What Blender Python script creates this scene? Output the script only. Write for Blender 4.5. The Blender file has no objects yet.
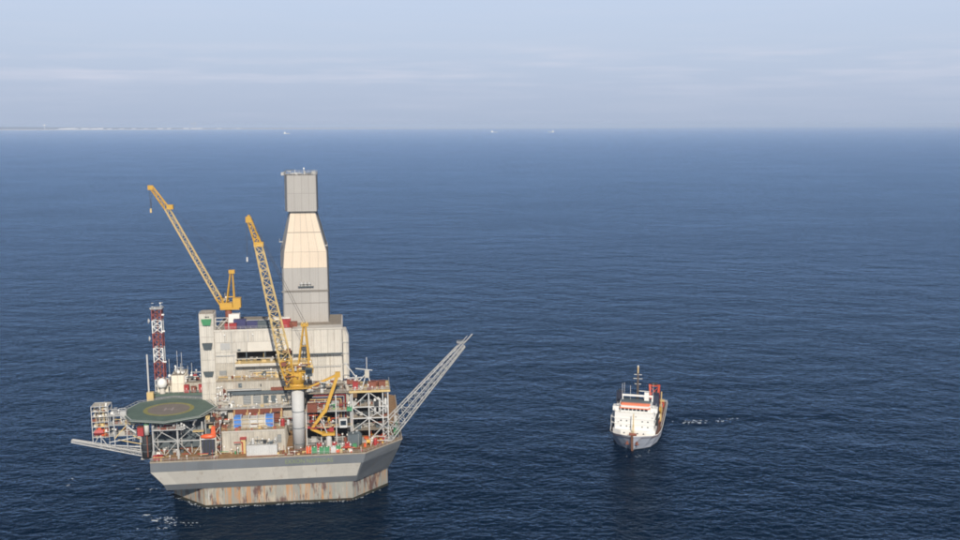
import bpy, math, random
from mathutils import Vector, Matrix
R = math.radians
rnd = random.Random(7)
S = bpy.context.scene
C = S.collection

# ------------------------------------------------------------------ camera
CAM_H = 157.0
cam = bpy.data.objects.new('camera', bpy.data.cameras.new('camera'))
C.objects.link(cam); S.camera = cam
cam.data.sensor_width = 36; cam.data.lens = 36.0
cam.location = (0, 0, CAM_H)
cam.rotation_euler = (R(90 - 8.59), R(0.12), 0)
cam.data.clip_start = 1; cam.data.clip_end = 200000

# ------------------------------------------------------------------ sky, sun, exposure
SUN_EL, SUN_AZ = R(34), R(169)
W = bpy.data.worlds.new('World'); S.world = W; W.use_nodes = True
wn, wl = W.node_tree.nodes, W.node_tree.links
wn.clear()
wo = wn.new('ShaderNodeOutputWorld'); bg = wn.new('ShaderNodeBackground')
sky = wn.new('ShaderNodeTexSky'); sky.sky_type = 'NISHITA'; sky.sun_disc = False
sky.sun_elevation = SUN_EL; sky.sun_rotation = SUN_AZ
sky.altitude = 150; sky.air_density = 1.0; sky.dust_density = 0.6; sky.ozone_density = 4.0
bg.inputs['Strength'].default_value = 0.06
tc = wn.new('ShaderNodeTexCoord')
sp = wn.new('ShaderNodeSeparateXYZ'); wl.new(tc.outputs['Generated'], sp.inputs[0])
# pale haze layer that whitens the low sky all round and thins out with height
hc = wn.new('ShaderNodeValToRGB'); e = hc.color_ramp.elements
e[0].position = 0.0; e[0].color = (0.48, 0.57, 0.755, 1)
e[1].position = 0.13; e[1].color = (0.665, 0.775, 0.975, 1)
n_ = e.new(0.035); n_.color = (0.545, 0.63, 0.815, 1)
n_ = e.new(0.08); n_.color = (0.62, 0.715, 0.895, 1)
wl.new(sp.outputs['Z'], hc.inputs['Fac'])
hs = wn.new('ShaderNodeMix'); hs.data_type = 'RGBA'; hs.blend_type = 'MULTIPLY'; hs.inputs['Factor'].default_value = 1
hs.inputs['B'].default_value = (14.6, 14.7, 14.8, 1); wl.new(hc.outputs[0], hs.inputs['A'])
hf = wn.new('ShaderNodeValToRGB'); e = hf.color_ramp.elements
e[0].position = 0.12; e[0].color = (0.92, 0.92, 0.92, 1); e[1].position = 0.34; e[1].color = (0, 0, 0, 1)
n_ = e.new(0.19); n_.color = (0.38, 0.38, 0.38, 1)
wl.new(sp.outputs['Z'], hf.inputs['Fac'])
tint = wn.new('ShaderNodeMix'); tint.data_type = 'RGBA'; tint.clamp_result = False
wl.new(hf.outputs[0], tint.inputs['Factor']); wl.new(sky.outputs[0], tint.inputs['A']); wl.new(hs.outputs['Result'], tint.inputs['B'])
# thin streaks of stratus low over the horizon, all round
mp = wn.new('ShaderNodeMapping'); mp.inputs['Scale'].default_value = (7, 7, 95)
wl.new(tc.outputs['Generated'], mp.inputs['Vector'])
nz = wn.new('ShaderNodeTexNoise'); nz.inputs['Scale'].default_value = 1.0; nz.inputs['Detail'].default_value = 7
nz.inputs['Roughness'].default_value = 0.52
wl.new(mp.outputs[0], nz.inputs['Vector'])
cr = wn.new('ShaderNodeValToRGB'); cr.color_ramp.elements[0].position = 0.46; cr.color_ramp.elements[1].position = 0.80
cr.color_ramp.elements[0].color = (0, 0, 0, 1); cr.color_ramp.elements[1].color = (1, 1, 1, 1)
wl.new(nz.outputs['Fac'], cr.inputs['Fac'])
band = wn.new('ShaderNodeValToRGB')
e = band.color_ramp.elements
e[0].position = 0.0; e[0].color = (0.10,)*3 + (1,)
e[1].position = 1.0; e[1].color = (0.1,)*3 + (1,)
for p_, v_ in ((0.03, 0.25), (0.05, 0.9), (0.068, 0.7), (0.085, 0.12)):
    n_ = e.new(p_); n_.color = (v_,)*3 + (1,)
wl.new(sp.outputs['Z'], band.inputs['Fac'])
mm = wn.new('ShaderNodeMath'); mm.operation = 'MULTIPLY'
wl.new(cr.outputs[0], mm.inputs[0]); wl.new(band.outputs[0], mm.inputs[1])
mm2 = wn.new('ShaderNodeMath'); mm2.operation = 'MULTIPLY'; mm2.inputs[1].default_value = 0.9
wl.new(mm.outputs[0], mm2.inputs[0])
cl = wn.new('ShaderNodeMix'); cl.data_type = 'RGBA'; cl.inputs['B'].default_value = (11.4, 11.7, 13.6, 1)
wl.new(mm2.outputs[0], cl.inputs['Factor']); wl.new(tint.outputs['Result'], cl.inputs['A'])
wl.new(cl.outputs['Result'], bg.inputs['Color']); wl.new(bg.outputs[0], wo.inputs['Surface'])

sd = bpy.data.lights.new('sun', 'SUN'); sd.energy = 4.6; sd.angle = R(0.53); sd.color = (1.0, 0.93, 0.82)
so = bpy.data.objects.new('sun', sd); C.objects.link(so)
az = SUN_AZ
sdir = Vector((math.sin(az) * math.cos(SUN_EL), math.cos(az) * math.cos(SUN_EL), math.sin(SUN_EL)))
so.rotation_euler = sdir.to_track_quat('Z', 'Y').to_euler(); so.location = (0, 0, 300)
S.view_settings.view_transform = 'Standard'; S.view_settings.look = 'None'
S.view_settings.gamma = 1; S.view_settings.use_curve_mapping = False
S.view_settings.exposure = 0.0
S.cycles.filter_width = 1.8
S.cycles.max_bounces = 6; S.cycles.volume_bounces = 0

# ------------------------------------------------------------------ materials
MATS = {}
def nodes(m):
    m.use_nodes = True
    return m.node_tree.nodes, m.node_tree.links
def mat(name, col, rough=0.6, metal=0.0, var=0.10, scale=0.5, rust=0.0, rust_col=(0.22, 0.09, 0.035), streak=1.0, bump=0.0):
    """painted or bare surface: base colour with mottling, rust and run-down stains"""
    if name in MATS: return MATS[name]
    m = bpy.data.materials.new(name); MATS[name] = m
    n, l = nodes(m); b = n['Principled BSDF']
    b.inputs['Roughness'].default_value = rough; b.inputs['Metallic'].default_value = metal
    geo = n.new('ShaderNodeNewGeometry')
    oi = n.new('ShaderNodeObjectInfo')
    nz = n.new('ShaderNodeTexNoise'); nz.inputs['Scale'].default_value = scale; nz.inputs['Detail'].default_value = 6
    nz.inputs['Roughness'].default_value = 0.65
    l.new(geo.outputs['Position'], nz.inputs['Vector'])
    a = n.new('ShaderNodeMath'); a.operation = 'MULTIPLY_ADD'; a.inputs[1].default_value = 2.4 * var; a.inputs[2].default_value = 1 - 1.2 * var
    l.new(nz.outputs['Fac'], a.inputs[0])
    o = n.new('ShaderNodeMath'); o.operation = 'MULTIPLY_ADD'; o.inputs[1].default_value = var * 0.9; o.inputs[2].default_value = -var * 0.45
    l.new(oi.outputs['Random'], o.inputs[0])
    s = n.new('ShaderNodeMath'); s.operation = 'ADD'; l.new(a.outputs[0], s.inputs[0]); l.new(o.outputs[0], s.inputs[1])
    v = n.new('ShaderNodeMix'); v.data_type = 'RGBA'; v.blend_type = 'MULTIPLY'; v.inputs['Factor'].default_value = 1
    v.inputs['A'].default_value = (*col, 1); l.new(s.outputs[0], v.inputs['B'])
    out = v.outputs['Result']
    if rust:
        mp = n.new('ShaderNodeMapping'); mp.inputs['Scale'].default_value = (0.42, 0.42, 0.42 / (1 + 5 * streak))
        l.new(geo.outputs['Position'], mp.inputs['Vector'])
        n2 = n.new('ShaderNodeTexNoise'); n2.inputs['Scale'].default_value = 1.0; n2.inputs['Detail'].default_value = 8
        n2.inputs['Roughness'].default_value = 0.7
        l.new(mp.outputs[0], n2.inputs['Vector'])
        r = n.new('ShaderNodeValToRGB'); r.color_ramp.elements[0].position = 0.66 - 0.28 * rust; r.color_ramp.elements[1].position = 0.84 - 0.22 * rust
        l.new(n2.outputs['Fac'], r.inputs['Fac'])
        k = n.new('ShaderNodeMath'); k.operation = 'MULTIPLY'; k.inputs[1].default_value = min(1, 0.45 + 0.5 * rust); l.new(r.outputs[0], k.inputs[0])
        x = n.new('ShaderNodeMix'); x.data_type = 'RGBA'; x.inputs['B'].default_value = (*rust_col, 1)
        l.new(k.outputs[0], x.inputs['Factor']); l.new(out, x.inputs['A']); out = x.outputs['Result']
    l.new(out, b.inputs['Base Color'])
    if bump:
        bm_ = n.new('ShaderNodeBump'); bm_.inputs['Strength'].default_value = bump; bm_.inputs['Distance'].default_value = 0.1
        l.new(nz.outputs['Fac'], bm_.inputs['Height']); l.new(bm_.outputs[0], b.inputs['Normal'])
    return m

def tag(o, label=None, cat=None, group=None, kind=None):
    if label: o['label'] = label
    if cat: o['category'] = cat
    if group: o['group'] = group
    if kind: o['kind'] = kind
    return o

# ------------------------------------------------------------------ mesh collector
class MB:
    def __init__(s): s.v = []; s.f = []
    def add(s, vs, fs):
        k = len(s.v); s.v += [tuple(p) for p in vs]; s.f += [tuple(i + k for i in f) for f in fs]; return s
    def box(s, x0, x1, y0, y1, z0, z1):
        return s.add([(x0, y0, z0), (x1, y0, z0), (x1, y1, z0), (x0, y1, z0), (x0, y0, z1), (x1, y0, z1), (x1, y1, z1), (x0, y1, z1)],
                     [(0, 3, 2, 1), (4, 5, 6, 7), (0, 1, 5, 4), (1, 2, 6, 5), (2, 3, 7, 6), (3, 0, 4, 7)])
    def bar(s, p, q, r, n=4, r2=None):
        p, q = Vector(p), Vector(q); d = (q - p)
        if d.length < 1e-6: return s
        d.normalize(); u = d.cross(Vector((0, 0, 1)) if abs(d.z) < 0.95 else Vector((1, 0, 0))).normalized(); w = d.cross(u)
        r2 = r if r2 is None else r2; vs = []
        for c, rr in ((p, r), (q, r2)):
            for k in range(n):
                a = 2 * math.pi * (k + 0.5) / n; vs.append(c + (u * math.cos(a) + w * math.sin(a)) * rr)
        fs = [(k, (k + 1) % n, n + (k + 1) % n, n + k) for k in range(n)] + [tuple(range(n))[::-1], tuple(range(n, 2 * n))]
        return s.add(vs, fs)
    def loft(s, rings, caps=True, closed=True):
        n = len(rings[0]); vs = [p for r in rings for p in r]; fs = []
        for j in range(len(rings) - 1):
            for k in range(n if closed else n - 1):
                a, b = j * n + k, j * n + (k + 1) % n
                fs.append((a, b, b + n, a + n))
        if caps: fs += [tuple(range(n))[::-1], tuple(range((len(rings) - 1) * n, len(rings) * n))]
        return s.add(vs, fs)
    def lathe(s, prof, n=16, c=(0, 0, 0)):
        rings = [[(c[0] + r * math.cos(2 * math.pi * k / n), c[1] + r * math.sin(2 * math.pi * k / n), c[2] + z) for k in range(n)] for r, z in prof]
        return s.loft(rings)
    def path(s, pts, r, n=6):
        for a, b in zip(pts, pts[1:]): s.bar(a, b, r, n)
        return s
    def poly(s, pts, z0, z1):
        return s.loft([[(x, y, z0) for x, y in pts], [(x, y, z1) for x, y in pts]])
    def xf(s, fn): s.v = [fn(p) for p in s.v]; return s
    def mesh(s, name, m, smooth=False):
        me = bpy.data.meshes.new(name); me.from_pydata(s.v, [], s.f); me.materials.append(m)
        if smooth:
            me.shade_smooth()
        me.update(); return me
    def build(s, name, m, parent=None, loc=(0, 0, 0), rz=0, smooth=False):
        return place(name, s.mesh(name, m, smooth), parent, loc, rz)
def place(name, me, parent=None, loc=(0, 0, 0), rz=0, rx=0, ry=0, sc=None):
    o = bpy.data.objects.new(name, me); C.objects.link(o); o.parent = parent; o.location = loc
    o.rotation_euler = (rx, ry, rz)
    if sc: o.scale = sc
    return o

# ------------------------------------------------------------------ sea
SEA_R = 60000
def sea():
    m = bpy.data.materials.new('sea_water'); n, l = nodes(m); n.remove(n['Principled BSDF'])
    geo = n.new('ShaderNodeNewGeometry')
    def noise(sx, sy, rot, det, rough=0.55, dist=0.0):
        mp = n.new('ShaderNodeMapping'); mp.inputs['Scale'].default_value = (sx, sy, 1); mp.inputs['Rotation'].default_value = (0, 0, R(rot))
        l.new(geo.outputs['Position'], mp.inputs['Vector'])
        t = n.new('ShaderNodeTexNoise'); t.inputs['Scale'].default_value = 1; t.inputs['Detail'].default_value = det
        t.inputs['Roughness'].default_value = rough; t.inputs['Distortion'].default_value = dist
        l.new(mp.outputs[0], t.inputs['Vector']); return t.outputs['Fac']
    def math_(op, a, b_=None, c=None):
        t = n.new('ShaderNodeMath'); t.operation = op
        for i, q in enumerate((a, b_, c)):
            if q is None: continue
            if isinstance(q, (int, float)): t.inputs[i].default_value = q
            else: l.new(q, t.inputs[i])
        return t.outputs[0]
    w1 = noise(1 / 12, 1 / 9, 24, 4, 0.55, 0.5)
    w2 = noise(1 / 3.9, 1 / 2.7, -14, 4, 0.62, 0.7)
    w3 = noise(1 / 60, 1 / 38, 20, 2)
    gust = noise(1 / 330, 1 / 190, 12, 5)            # cat's paws: patches of rougher water
    gust2 = noise(1 / 2600, 1 / 900, 0, 3)
    # stretched slick of churned water trailing away from the ship's side
    sx_ = n.new('ShaderNodeSeparateXYZ'); l.new(geo.outputs['Position'], sx_.inputs[0])
    wob = noise(1 / 45, 1 / 30, 0, 3)
    dy = math_('ABSOLUTE', math_('ADD', math_('ADD', sx_.outputs['Y'], math_('MULTIPLY', sx_.outputs['X'], -0.10)), math_('MULTIPLY_ADD', wob, 36, -18 - 484)))
    def ramp(v, a, b_):
        t = n.new('ShaderNodeMapRange'); t.interpolation_type = 'SMOOTHSTEP'; t.inputs['From Min'].default_value = a; t.inputs['From Max'].default_value = b_
        l.new(v, t.inputs['Value']); return t.outputs[0]
    slick = math_('MULTIPLY', ramp(dy, 16, 3), math_('MULTIPLY', ramp(sx_.outputs['X'], 84, 100), ramp(sx_.outputs['X'], 420, 140)))
    amp = math_('MAXIMUM', math_('MULTIPLY_ADD', gust, 1.1, 0.30), 0.35)
    amp = math_('MULTIPLY', amp, math_('MULTIPLY_ADD', slick, -0.5, 1.0))
    h = math_('ADD', math_('MULTIPLY', w1, 1.35), math_('MULTIPLY', math_('MULTIPLY', w2, amp), 0.95))
    h = math_('ADD', h, math_('MULTIPLY', w3, 3.0))
    bp = n.new('ShaderNodeBump'); bp.inputs['Strength'].default_value = 1.0; bp.inputs['Distance'].default_value = 1.0
    l.new(h, bp.inputs['Height']); # body colour of the water (scattered light from below), a little greener in patches
    mx = n.new('ShaderNodeMix'); mx.data_type = 'RGBA'
    mx.inputs['A'].default_value = (0.0003, 0.0065, 0.020, 1); mx.inputs['B'].default_value = (0.0006, 0.0105, 0.029, 1)
    l.new(math_('ADD', math_('MULTIPLY', gust, 0.5), math_('MULTIPLY', gust2, 0.5)), mx.inputs['Factor'])
    body = n.new('ShaderNodeBsdfDiffuse'); l.new(mx.outputs['Result'], body.inputs['Color']); l.new(bp.outputs[0], body.inputs['Normal'])
    gl = n.new('ShaderNodeBsdfGlossy'); gl.inputs['Roughness'].default_value = 0.16
    gl.inputs['Color'].default_value = (0.53, 0.735, 0.99, 1); l.new(bp.outputs[0], gl.inputs['Normal'])
    fr = n.new('ShaderNodeFresnel'); fr.inputs['IOR'].default_value = 1.33; l.new(bp.outputs[0], fr.inputs['Normal'])
    mxs = n.new('ShaderNodeMixShader'); l.new(math_('MULTIPLY', math_('POWER', fr.outputs[0], 1.7), 1.38), mxs.inputs[0])
    l.new(body.outputs[0], mxs.inputs[1]); l.new(gl.outputs[0], mxs.inputs[2])
    l.new(mxs.outputs[0], n['Material Output'].inputs['Surface'])
    # rings of quads so that the sheet is finely divided near and reaches the horizon far away
    mb = MB(); N = 96; rr = [1, 200, 600, 1500, 4000, 12000, 30000, SEA_R]
    vs = [(0, 0, 0)] + [(r * math.cos(2 * math.pi * k / N), r * math.sin(2 * math.pi * k / N), 0) for r in rr for k in range(N)]
    fs = [(0, 1 + k, 1 + (k + 1) % N) for k in range(N)]
    for j in range(len(rr) - 1):
        for k in range(N):
            a, c_ = 1 + j * N + k, 1 + j * N + (k + 1) % N
            fs.append((a, a + N, c_ + N, c_))
    mb.add(vs, fs)
    tag(mb.build('sea', m), kind='structure')
sea()

def haze():
    m = bpy.data.materials.new('haze_air'); n, l = nodes(m)
    n.remove(n['Principled BSDF']); pv = n.new('ShaderNodeVolumePrincipled')
    pv.inputs['Color'].default_value = (0.64, 0.77, 1.0, 1)
    pv.inputs['Density'].default_value = HAZE
    pv.inputs['Anisotropy'].default_value = -0.18
    l.new(pv.outputs[0], n['Material Output'].inputs['Volume'])
    D = SEA_R + 2000
    tag(MB().box(-D, D, -D, D, -12, 175).build('haze', m), kind='stuff')
HAZE = 3.5e-5
haze()

# ------------------------------------------------------------------ coast on the horizon
white = mat('white_paint', (0.78, 0.76, 0.72), 0.5, var=0.06)
bright_cream = mat('bright_cream', (0.76, 0.69, 0.57), 0.55, var=0.1, rust=0.1)
cream = mat('cream_cladding', (0.56, 0.52, 0.455), 0.6, var=0.18, scale=0.25, rust=0.3)
cream2 = mat('weathered_cladding', (0.45, 0.41, 0.345), 0.65, var=0.22, scale=0.4, rust=0.34)
derrick_grey = mat('grey_cladding', (0.40, 0.375, 0.345), 0.6, var=0.07, scale=0.1)
derrick_light = mat('ivory_cladding', (0.69, 0.57, 0.44), 0.5, var=0.07, scale=0.1)
joint = mat('dark_joint', (0.22, 0.20, 0.175), 0.8, rust=0.2)
steel = mat('galvanised_steel', (0.42, 0.41, 0.39), 0.5, var=0.12, scale=1.0, rust=0.08)
steel_white = mat('pale_grey_steel', (0.55, 0.54, 0.52), 0.5, var=0.1, scale=0.8, rust=0.14)
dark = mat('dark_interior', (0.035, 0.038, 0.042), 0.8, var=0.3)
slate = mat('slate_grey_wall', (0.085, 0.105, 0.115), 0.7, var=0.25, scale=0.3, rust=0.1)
hull_grey = mat('hull_grey', (0.135, 0.145, 0.155), 0.55, var=0.15, scale=0.15, rust=0.3, rust_col=(0.17, 0.12, 0.09), streak=2)
hull_white = mat('hull_cream', (0.66, 0.61, 0.53), 0.6, var=0.12, scale=0.2, rust=0.34, rust_col=(0.34, 0.24, 0.15), streak=2)
caisson_m = mat('stained_concrete', (0.40, 0.345, 0.27), 0.85, var=0.55, scale=0.3, rust=0.62, rust_col=(0.13, 0.06, 0.03), streak=0.9, bump=0.4)
def caisson_nodes(m):
    n, l = nodes(m); b = n['Principled BSDF']; geo = n.new('ShaderNodeNewGeometry'); oi = n.new('ShaderNodeObjectInfo')
    def nz_(sx, sz, det, lo, hi):
        mp = n.new('ShaderNodeMapping'); mp.inputs['Scale'].default_value = (sx, sx, sz); l.new(geo.outputs['Position'], mp.inputs['Vector'])
        t = n.new('ShaderNodeTexNoise'); t.inputs['Scale'].default_value = 1; t.inputs['Detail'].default_value = det; t.inputs['Roughness'].default_value = .65
        l.new(mp.outputs[0], t.inputs['Vector']); r = n.new('ShaderNodeValToRGB'); r.color_ramp.elements[0].position = lo; r.color_ramp.elements[1].position = hi
        l.new(t.outputs['Fac'], r.inputs['Fac']); return r.outputs[0]
    def mixc(a, col, f, k=1.0):
        x = n.new('ShaderNodeMix'); x.data_type = 'RGBA'; x.inputs['B'].default_value = (*col, 1)
        q = n.new('ShaderNodeMath'); q.operation = 'MULTIPLY'; q.inputs[1].default_value = k; l.new(f, q.inputs[0]); l.new(q.outputs[0], x.inputs['Factor'])
        if isinstance(a, tuple): x.inputs['A'].default_value = (*a, 1)
        else: l.new(a, x.inputs['A'])
        return x.outputs['Result']
    r = n.new('ShaderNodeValToRGB'); r.color_ramp.elements[0].position = 0.1; r.color_ramp.elements[1].position = .9; l.new(oi.outputs['Random'], r.inputs['Fac'])
    c = mixc((0.40, 0.345, 0.27), (0.25, 0.245, 0.22), r.outputs[0])               # blocks differ a little
    c = mixc(c, (0.24, 0.25, 0.22), nz_(.28, .22, 5, .42, .62), .75)             # grey-green damp patches
    c = mixc(c, (0.42, 0.20, 0.07), nz_(.9, .04, 6, .52, .61), .85)               # orange streaks running down
    c = mixc(c, (0.10, 0.045, 0.04), nz_(.33, .09, 7, .54, .62), .85)            # dark rust stains
    c = mixc(c, (0.62, 0.60, 0.55), nz_(1.3, .10, 4, .64, .74), .6)              # lime runs
    l.new(c, b.inputs['Base Color']); b.inputs['Roughness'].default_value = .85
caisson_m = bpy.data.materials.new('weathered_concrete'); caisson_nodes(caisson_m)
tideline = mat('tide_line', (0.02, 0.02, 0.012), 0.8, var=0.5, scale=0.6, rust=0.3)
deck_m = mat('rusty_deck', (0.32, 0.19, 0.09), 0.85, var=0.5, scale=0.5, rust=0.45)
roof_m = mat('roof_deck', (0.30, 0.255, 0.20), 0.85, var=0.4, scale=0.6, rust=0.3)
yellow = mat('crane_yellow', (0.56, 0.32, 0.05), 0.45, var=0.14, scale=0.6, rust=0.2)
yellow2 = mat('pale_yellow', (0.60, 0.44, 0.20), 0.5, var=0.15, scale=0.6, rust=0.15)
mast_red = mat('faded_mast_red', (0.30, 0.075, 0.055), 0.6, var=0.2, rust=0.15)
red = mat('signal_red', (0.36, 0.04, 0.04), 0.5, var=0.15, rust=0.1)
orange = mat('lifeboat_orange', (0.66, 0.11, 0.035), 0.4, var=0.08)
brown = mat('oxide_red', (0.20, 0.065, 0.04), 0.7, var=0.35, scale=0.8, rust=0.3)
blue = mat('container_blue', (0.08, 0.22, 0.55), 0.5, var=0.15, rust=0.08)
navy = mat('navy_blue', (0.045, 0.045, 0.12), 0.5, var=0.2)
green = mat('tank_green', (0.07, 0.26, 0.12), 0.5, var=0.2, rust=0.08)
teal = mat('helideck_green', (0.085, 0.122, 0.098), 0.8, var=0.4, scale=0.25)
rose = mat('helideck_worn_centre', (0.17, 0.145, 0.125), 0.8, var=0.25, scale=0.4)
ring_m = mat('helideck_yellow', (0.27, 0.25, 0.085), 0.75, var=0.55, scale=0.8)
letter_m = mat('nameplate_green', (0.18, 0.215, 0.10), 0.7, var=0.7, scale=1.5, rust=0.2)
glass = mat('dark_glass', (0.02, 0.03, 0.04), 0.12, var=0.1)
rope = mat('wire_rope', (0.05, 0.045, 0.04), 0.6)
shore_white = mat('shore_white', (0.9, 0.87, 0.82), 0.6, var=0.05)
sand = mat('sandy_shore', (0.74, 0.64, 0.52), 0.9, var=0.2, scale=0.002)
scrub = mat('autumn_scrub', (0.11, 0.105, 0.10), 0.9, var=0.4, scale=0.001)
PAL = dict(cream=cream, cream2=cream2, steel=steel, white=white, yellow=yellow, yellow2=yellow2, red=red, orange=orange, brown=brown,
           blue=blue, navy=navy, green=green, dark=dark, slate=slate, sw=steel_white)

COAST_LABELS = ['leftmost white building on the far shore, right of the globe tower', 'longest white shed at the left end of the far shore', 'short white building just right of the longest shed on the far shore',
 'wide white hall in the left part of the bright shore row', 'white hall in the middle of the bright shore row', 'tall white building in the middle of the bright shore row', 'low white shed right of the middle of the bright shore row',
 'low white building at the right end of the bright shore row', 'small separate white building first past the bright shore row', 'small low white building second past the bright shore row', 'white building midway between the bright row and the shore masts',
 'white building a little left of the shore masts', 'white building just left of the two shore masts', 'long low building at the foot of the two shore masts', 'tall narrow building just right of the two shore masts', 'low building well right of the two shore masts', 'rightmost small low building on the far shore']
def coast():
    mb = MB(); mb2 = MB(); r = random.Random(3)
    N = 90
    def shore(t):  # t 0..1 from far left to the right
        return (-30000 + 40500 * t, 32500 + 17500 * t ** 1.2 + 250 * math.sin(9 * t) + 120 * math.sin(31 * t))
    rows = []
    for i in range(N + 1):
        t = i / N; x, y = shore(t); hgt = (118 + 40 * math.sin(7 * t) ** 2 + 14 * r.random()) * max(.05, 1 - 1.35 * t) ** 1.2
        rows.append([(x, y, -1), (x + 5, y + 25, 20 * max(.1, 1 - .75 * t)), (x + 30, y + 160, 28 * max(.1, 1 - .75 * t)), (x + 60, y + 700, hgt), (x + 500, y + 5000, hgt * 1.2), (x + 500, y + 6500, -1)])
    vs = [p for q in rows for p in q]
    fs = [(i * 6 + j, (i + 1) * 6 + j, (i + 1) * 6 + j + 1, i * 6 + j + 1) for i in range(N) for j in range(5)]
    fb = [f for k, f in enumerate(fs) if k % 5 <= 1]; fl = [f for k, f in enumerate(fs) if k % 5 > 1]
    tag(MB().add(vs, fb).build('beach', sand), kind='structure')
    tag(MB().add(vs, fl).build('land', scrub), kind='structure')
    def on(px): # shore point for a bearing (tangent px/960 of the lens)
        best = min(range(400), key=lambda k: abs(shore(k / 400)[0] / shore(k / 400)[1] - px)); return shore(best / 400)
    bld = [(-0.432, 210, 34), (-0.425, 420, 46), (-0.417, 160, 30), (-0.409, 330, 40), (-0.400, 260, 34), (-0.391, 210, 44), (-0.384, 160, 28),
           (-0.372, 190, 24), (-0.358, 130, 30), (-0.345, 160, 22), (-0.331, 210, 30), (-0.322, 140, 36), (-0.305, 200, 34), (-0.295, 260, 28), (-0.288, 130, 40), (-0.27, 180, 22), (-0.25, 150, 20)]
    looks = ['long white storage shed', 'large white hangar', 'small white shed', 'white warehouse with low pitched roof', 'white tank farm building']
    for i, (b, w, h) in enumerate(bld):
        x, y = on(b); y += 140
        T = bpy.data.objects.new('warehouse', None); C.objects.link(T); T.location = (x, y, 24); h *= 1.25
        tag(T, ['%s on the far shore, number of gables hidden by haze' % looks[i % 5]][0], 'warehouse', 'white buildings along the far shore')
        T['label'] = COAST_LABELS[i]
        m = MB(); m.box(-w / 2, w / 2, -40, 40, 0, h * .75); m.build('wall', shore_white, T)
        m = MB(); m.loft([[(-w / 2 - 3, -43, h * .75), (w / 2 + 3, -43, h * .75), (w / 2 + 3, 43, h * .75), (-w / 2 - 3, 43, h * .75)], [(-w / 2 - 3, -2, h), (w / 2 + 3, -2, h), (w / 2 + 3, 2, h), (-w / 2 - 3, 2, h)]])
        m.build('roof', shore_white, T)
    x, y = on(-0.4515)
    T = bpy.data.objects.new('lighthouse', None); C.objects.link(T); T.location = (x, y + 250, 10)
    tag(T, 'pale tower with white globe top standing alone on the far shore at left', 'tower')
    MB().lathe([(20, 0), (13, 128)], 10).build('shaft', shore_white, T)
    MB().lathe([(6, -42), (32, -28), (44, 0), (32, 30), (3, 42)], 12, (0, 0, 165)).build('globe', shore_white, T)
    for i, (b, h, lab) in enumerate(((-0.2985, 270, 'left hand lattice mast of the pair on the far shore'), (-0.2945, 300, 'right hand lattice mast of the pair on the far shore'))):
        x, y = on(b)
        T = bpy.data.objects.new('radio_mast', None); C.objects.link(T); T.location = (x, y + 200, 10)
        tag(T, lab, 'mast', 'pair of masts on the far shore')
        m = MB()
        for sx in (-1, 1):
            for sy in (-1, 1): m.bar((sx * 9, sy * 9, 0), (sx * 3, sy * 3, h), 4.5)
        m.build('frame', steel_white, T)
        m = MB()
        for k in range(9): s = 9 - 6 * k / 9; z = h * k / 9; m.bar((-s, -s, z), (s, -s, z + h / 9), 1.2); m.bar((s, s, z), (-s, s, z + h / 9), 1.2)
        m.build('bracing', brown, T)
coast()

def far_ship(x, y, L, lab, rz):
    T = bpy.data.objects.new('far_ship', None); C.objects.link(T); T.location = (x, y, 0); T.rotation_euler.z = rz
    tag(T, lab, 'ship', 'small ships near the horizon')
    b = L * 0.09
    def ring(z, k): return [(-L / 2 * k, -b * k, z), (L * .32, -b * k, z), (L / 2 * (0.9 + .1 * k), 0, z), (L * .32, b * k, z), (-L / 2 * k, b * k, z)]
    MB().loft([ring(-1, .9), ring(9, 1.0)]).build('hull', hull_white, T)
    MB().box(-L * .4, -L * .12, -b * .8, b * .8, 9, 26).box(-L * .38, -L * .2, -b * .6, b * .6, 26, 34).build('superstructure', white, T)
    MB().bar((-L * .25, 0, 34), (-L * .25, 0, 50), 1).bar((L * .2, 0, 9), (L * .2, 0, 34), 1).build('mast', steel, T)
far_ship(-3650, 18300, 120, 'small pale ship near the horizon above the derrick', 0.2)
far_ship(300, 21000, 150, 'small white ship near the horizon, left of two close together', 0.1)
far_ship(1540, 21000, 140, 'small white ship near the horizon, right of two close together', 3.3)

# ------------------------------------------------------------------ the platform's own frame: u along its front, v back, z up
PO = (-84.25, 383.6); PA = R(7.5)
def W_(u, v, z=0): return (PO[0] + u * math.cos(PA) - v * math.sin(PA), PO[1] + u * math.sin(PA) + v * math.cos(PA), z)
class Thing:
    def __init__(s, name, label, cat, at, group=None):
        s.e = bpy.data.objects.new(name, None); C.objects.link(s.e); s.at = Vector(at)
        s.e.location = W_(*at); s.e.rotation_euler = (0, 0, PA); s.e.empty_display_size = 1
        tag(s.e, label, cat, group)
    def part(s, name, mb, m, parent=None, smooth=False, kind=None):
        a = s.at; mb.v = [(p[0] - a.x, p[1] - a.y, p[2] - a.z) for p in mb.v]
        o = mb.build(name, m, parent or s.e, smooth=smooth)
        if kind: o['kind'] = kind
        return o
    def inst(s, name, me, at, rz=0, parent=None, sc=None, rx=0, ry=0):
        return place(name, me, parent or s.e, (at[0] - s.at.x, at[1] - s.at.y, at[2] - s.at.z), rz, rx, ry, sc)

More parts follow.
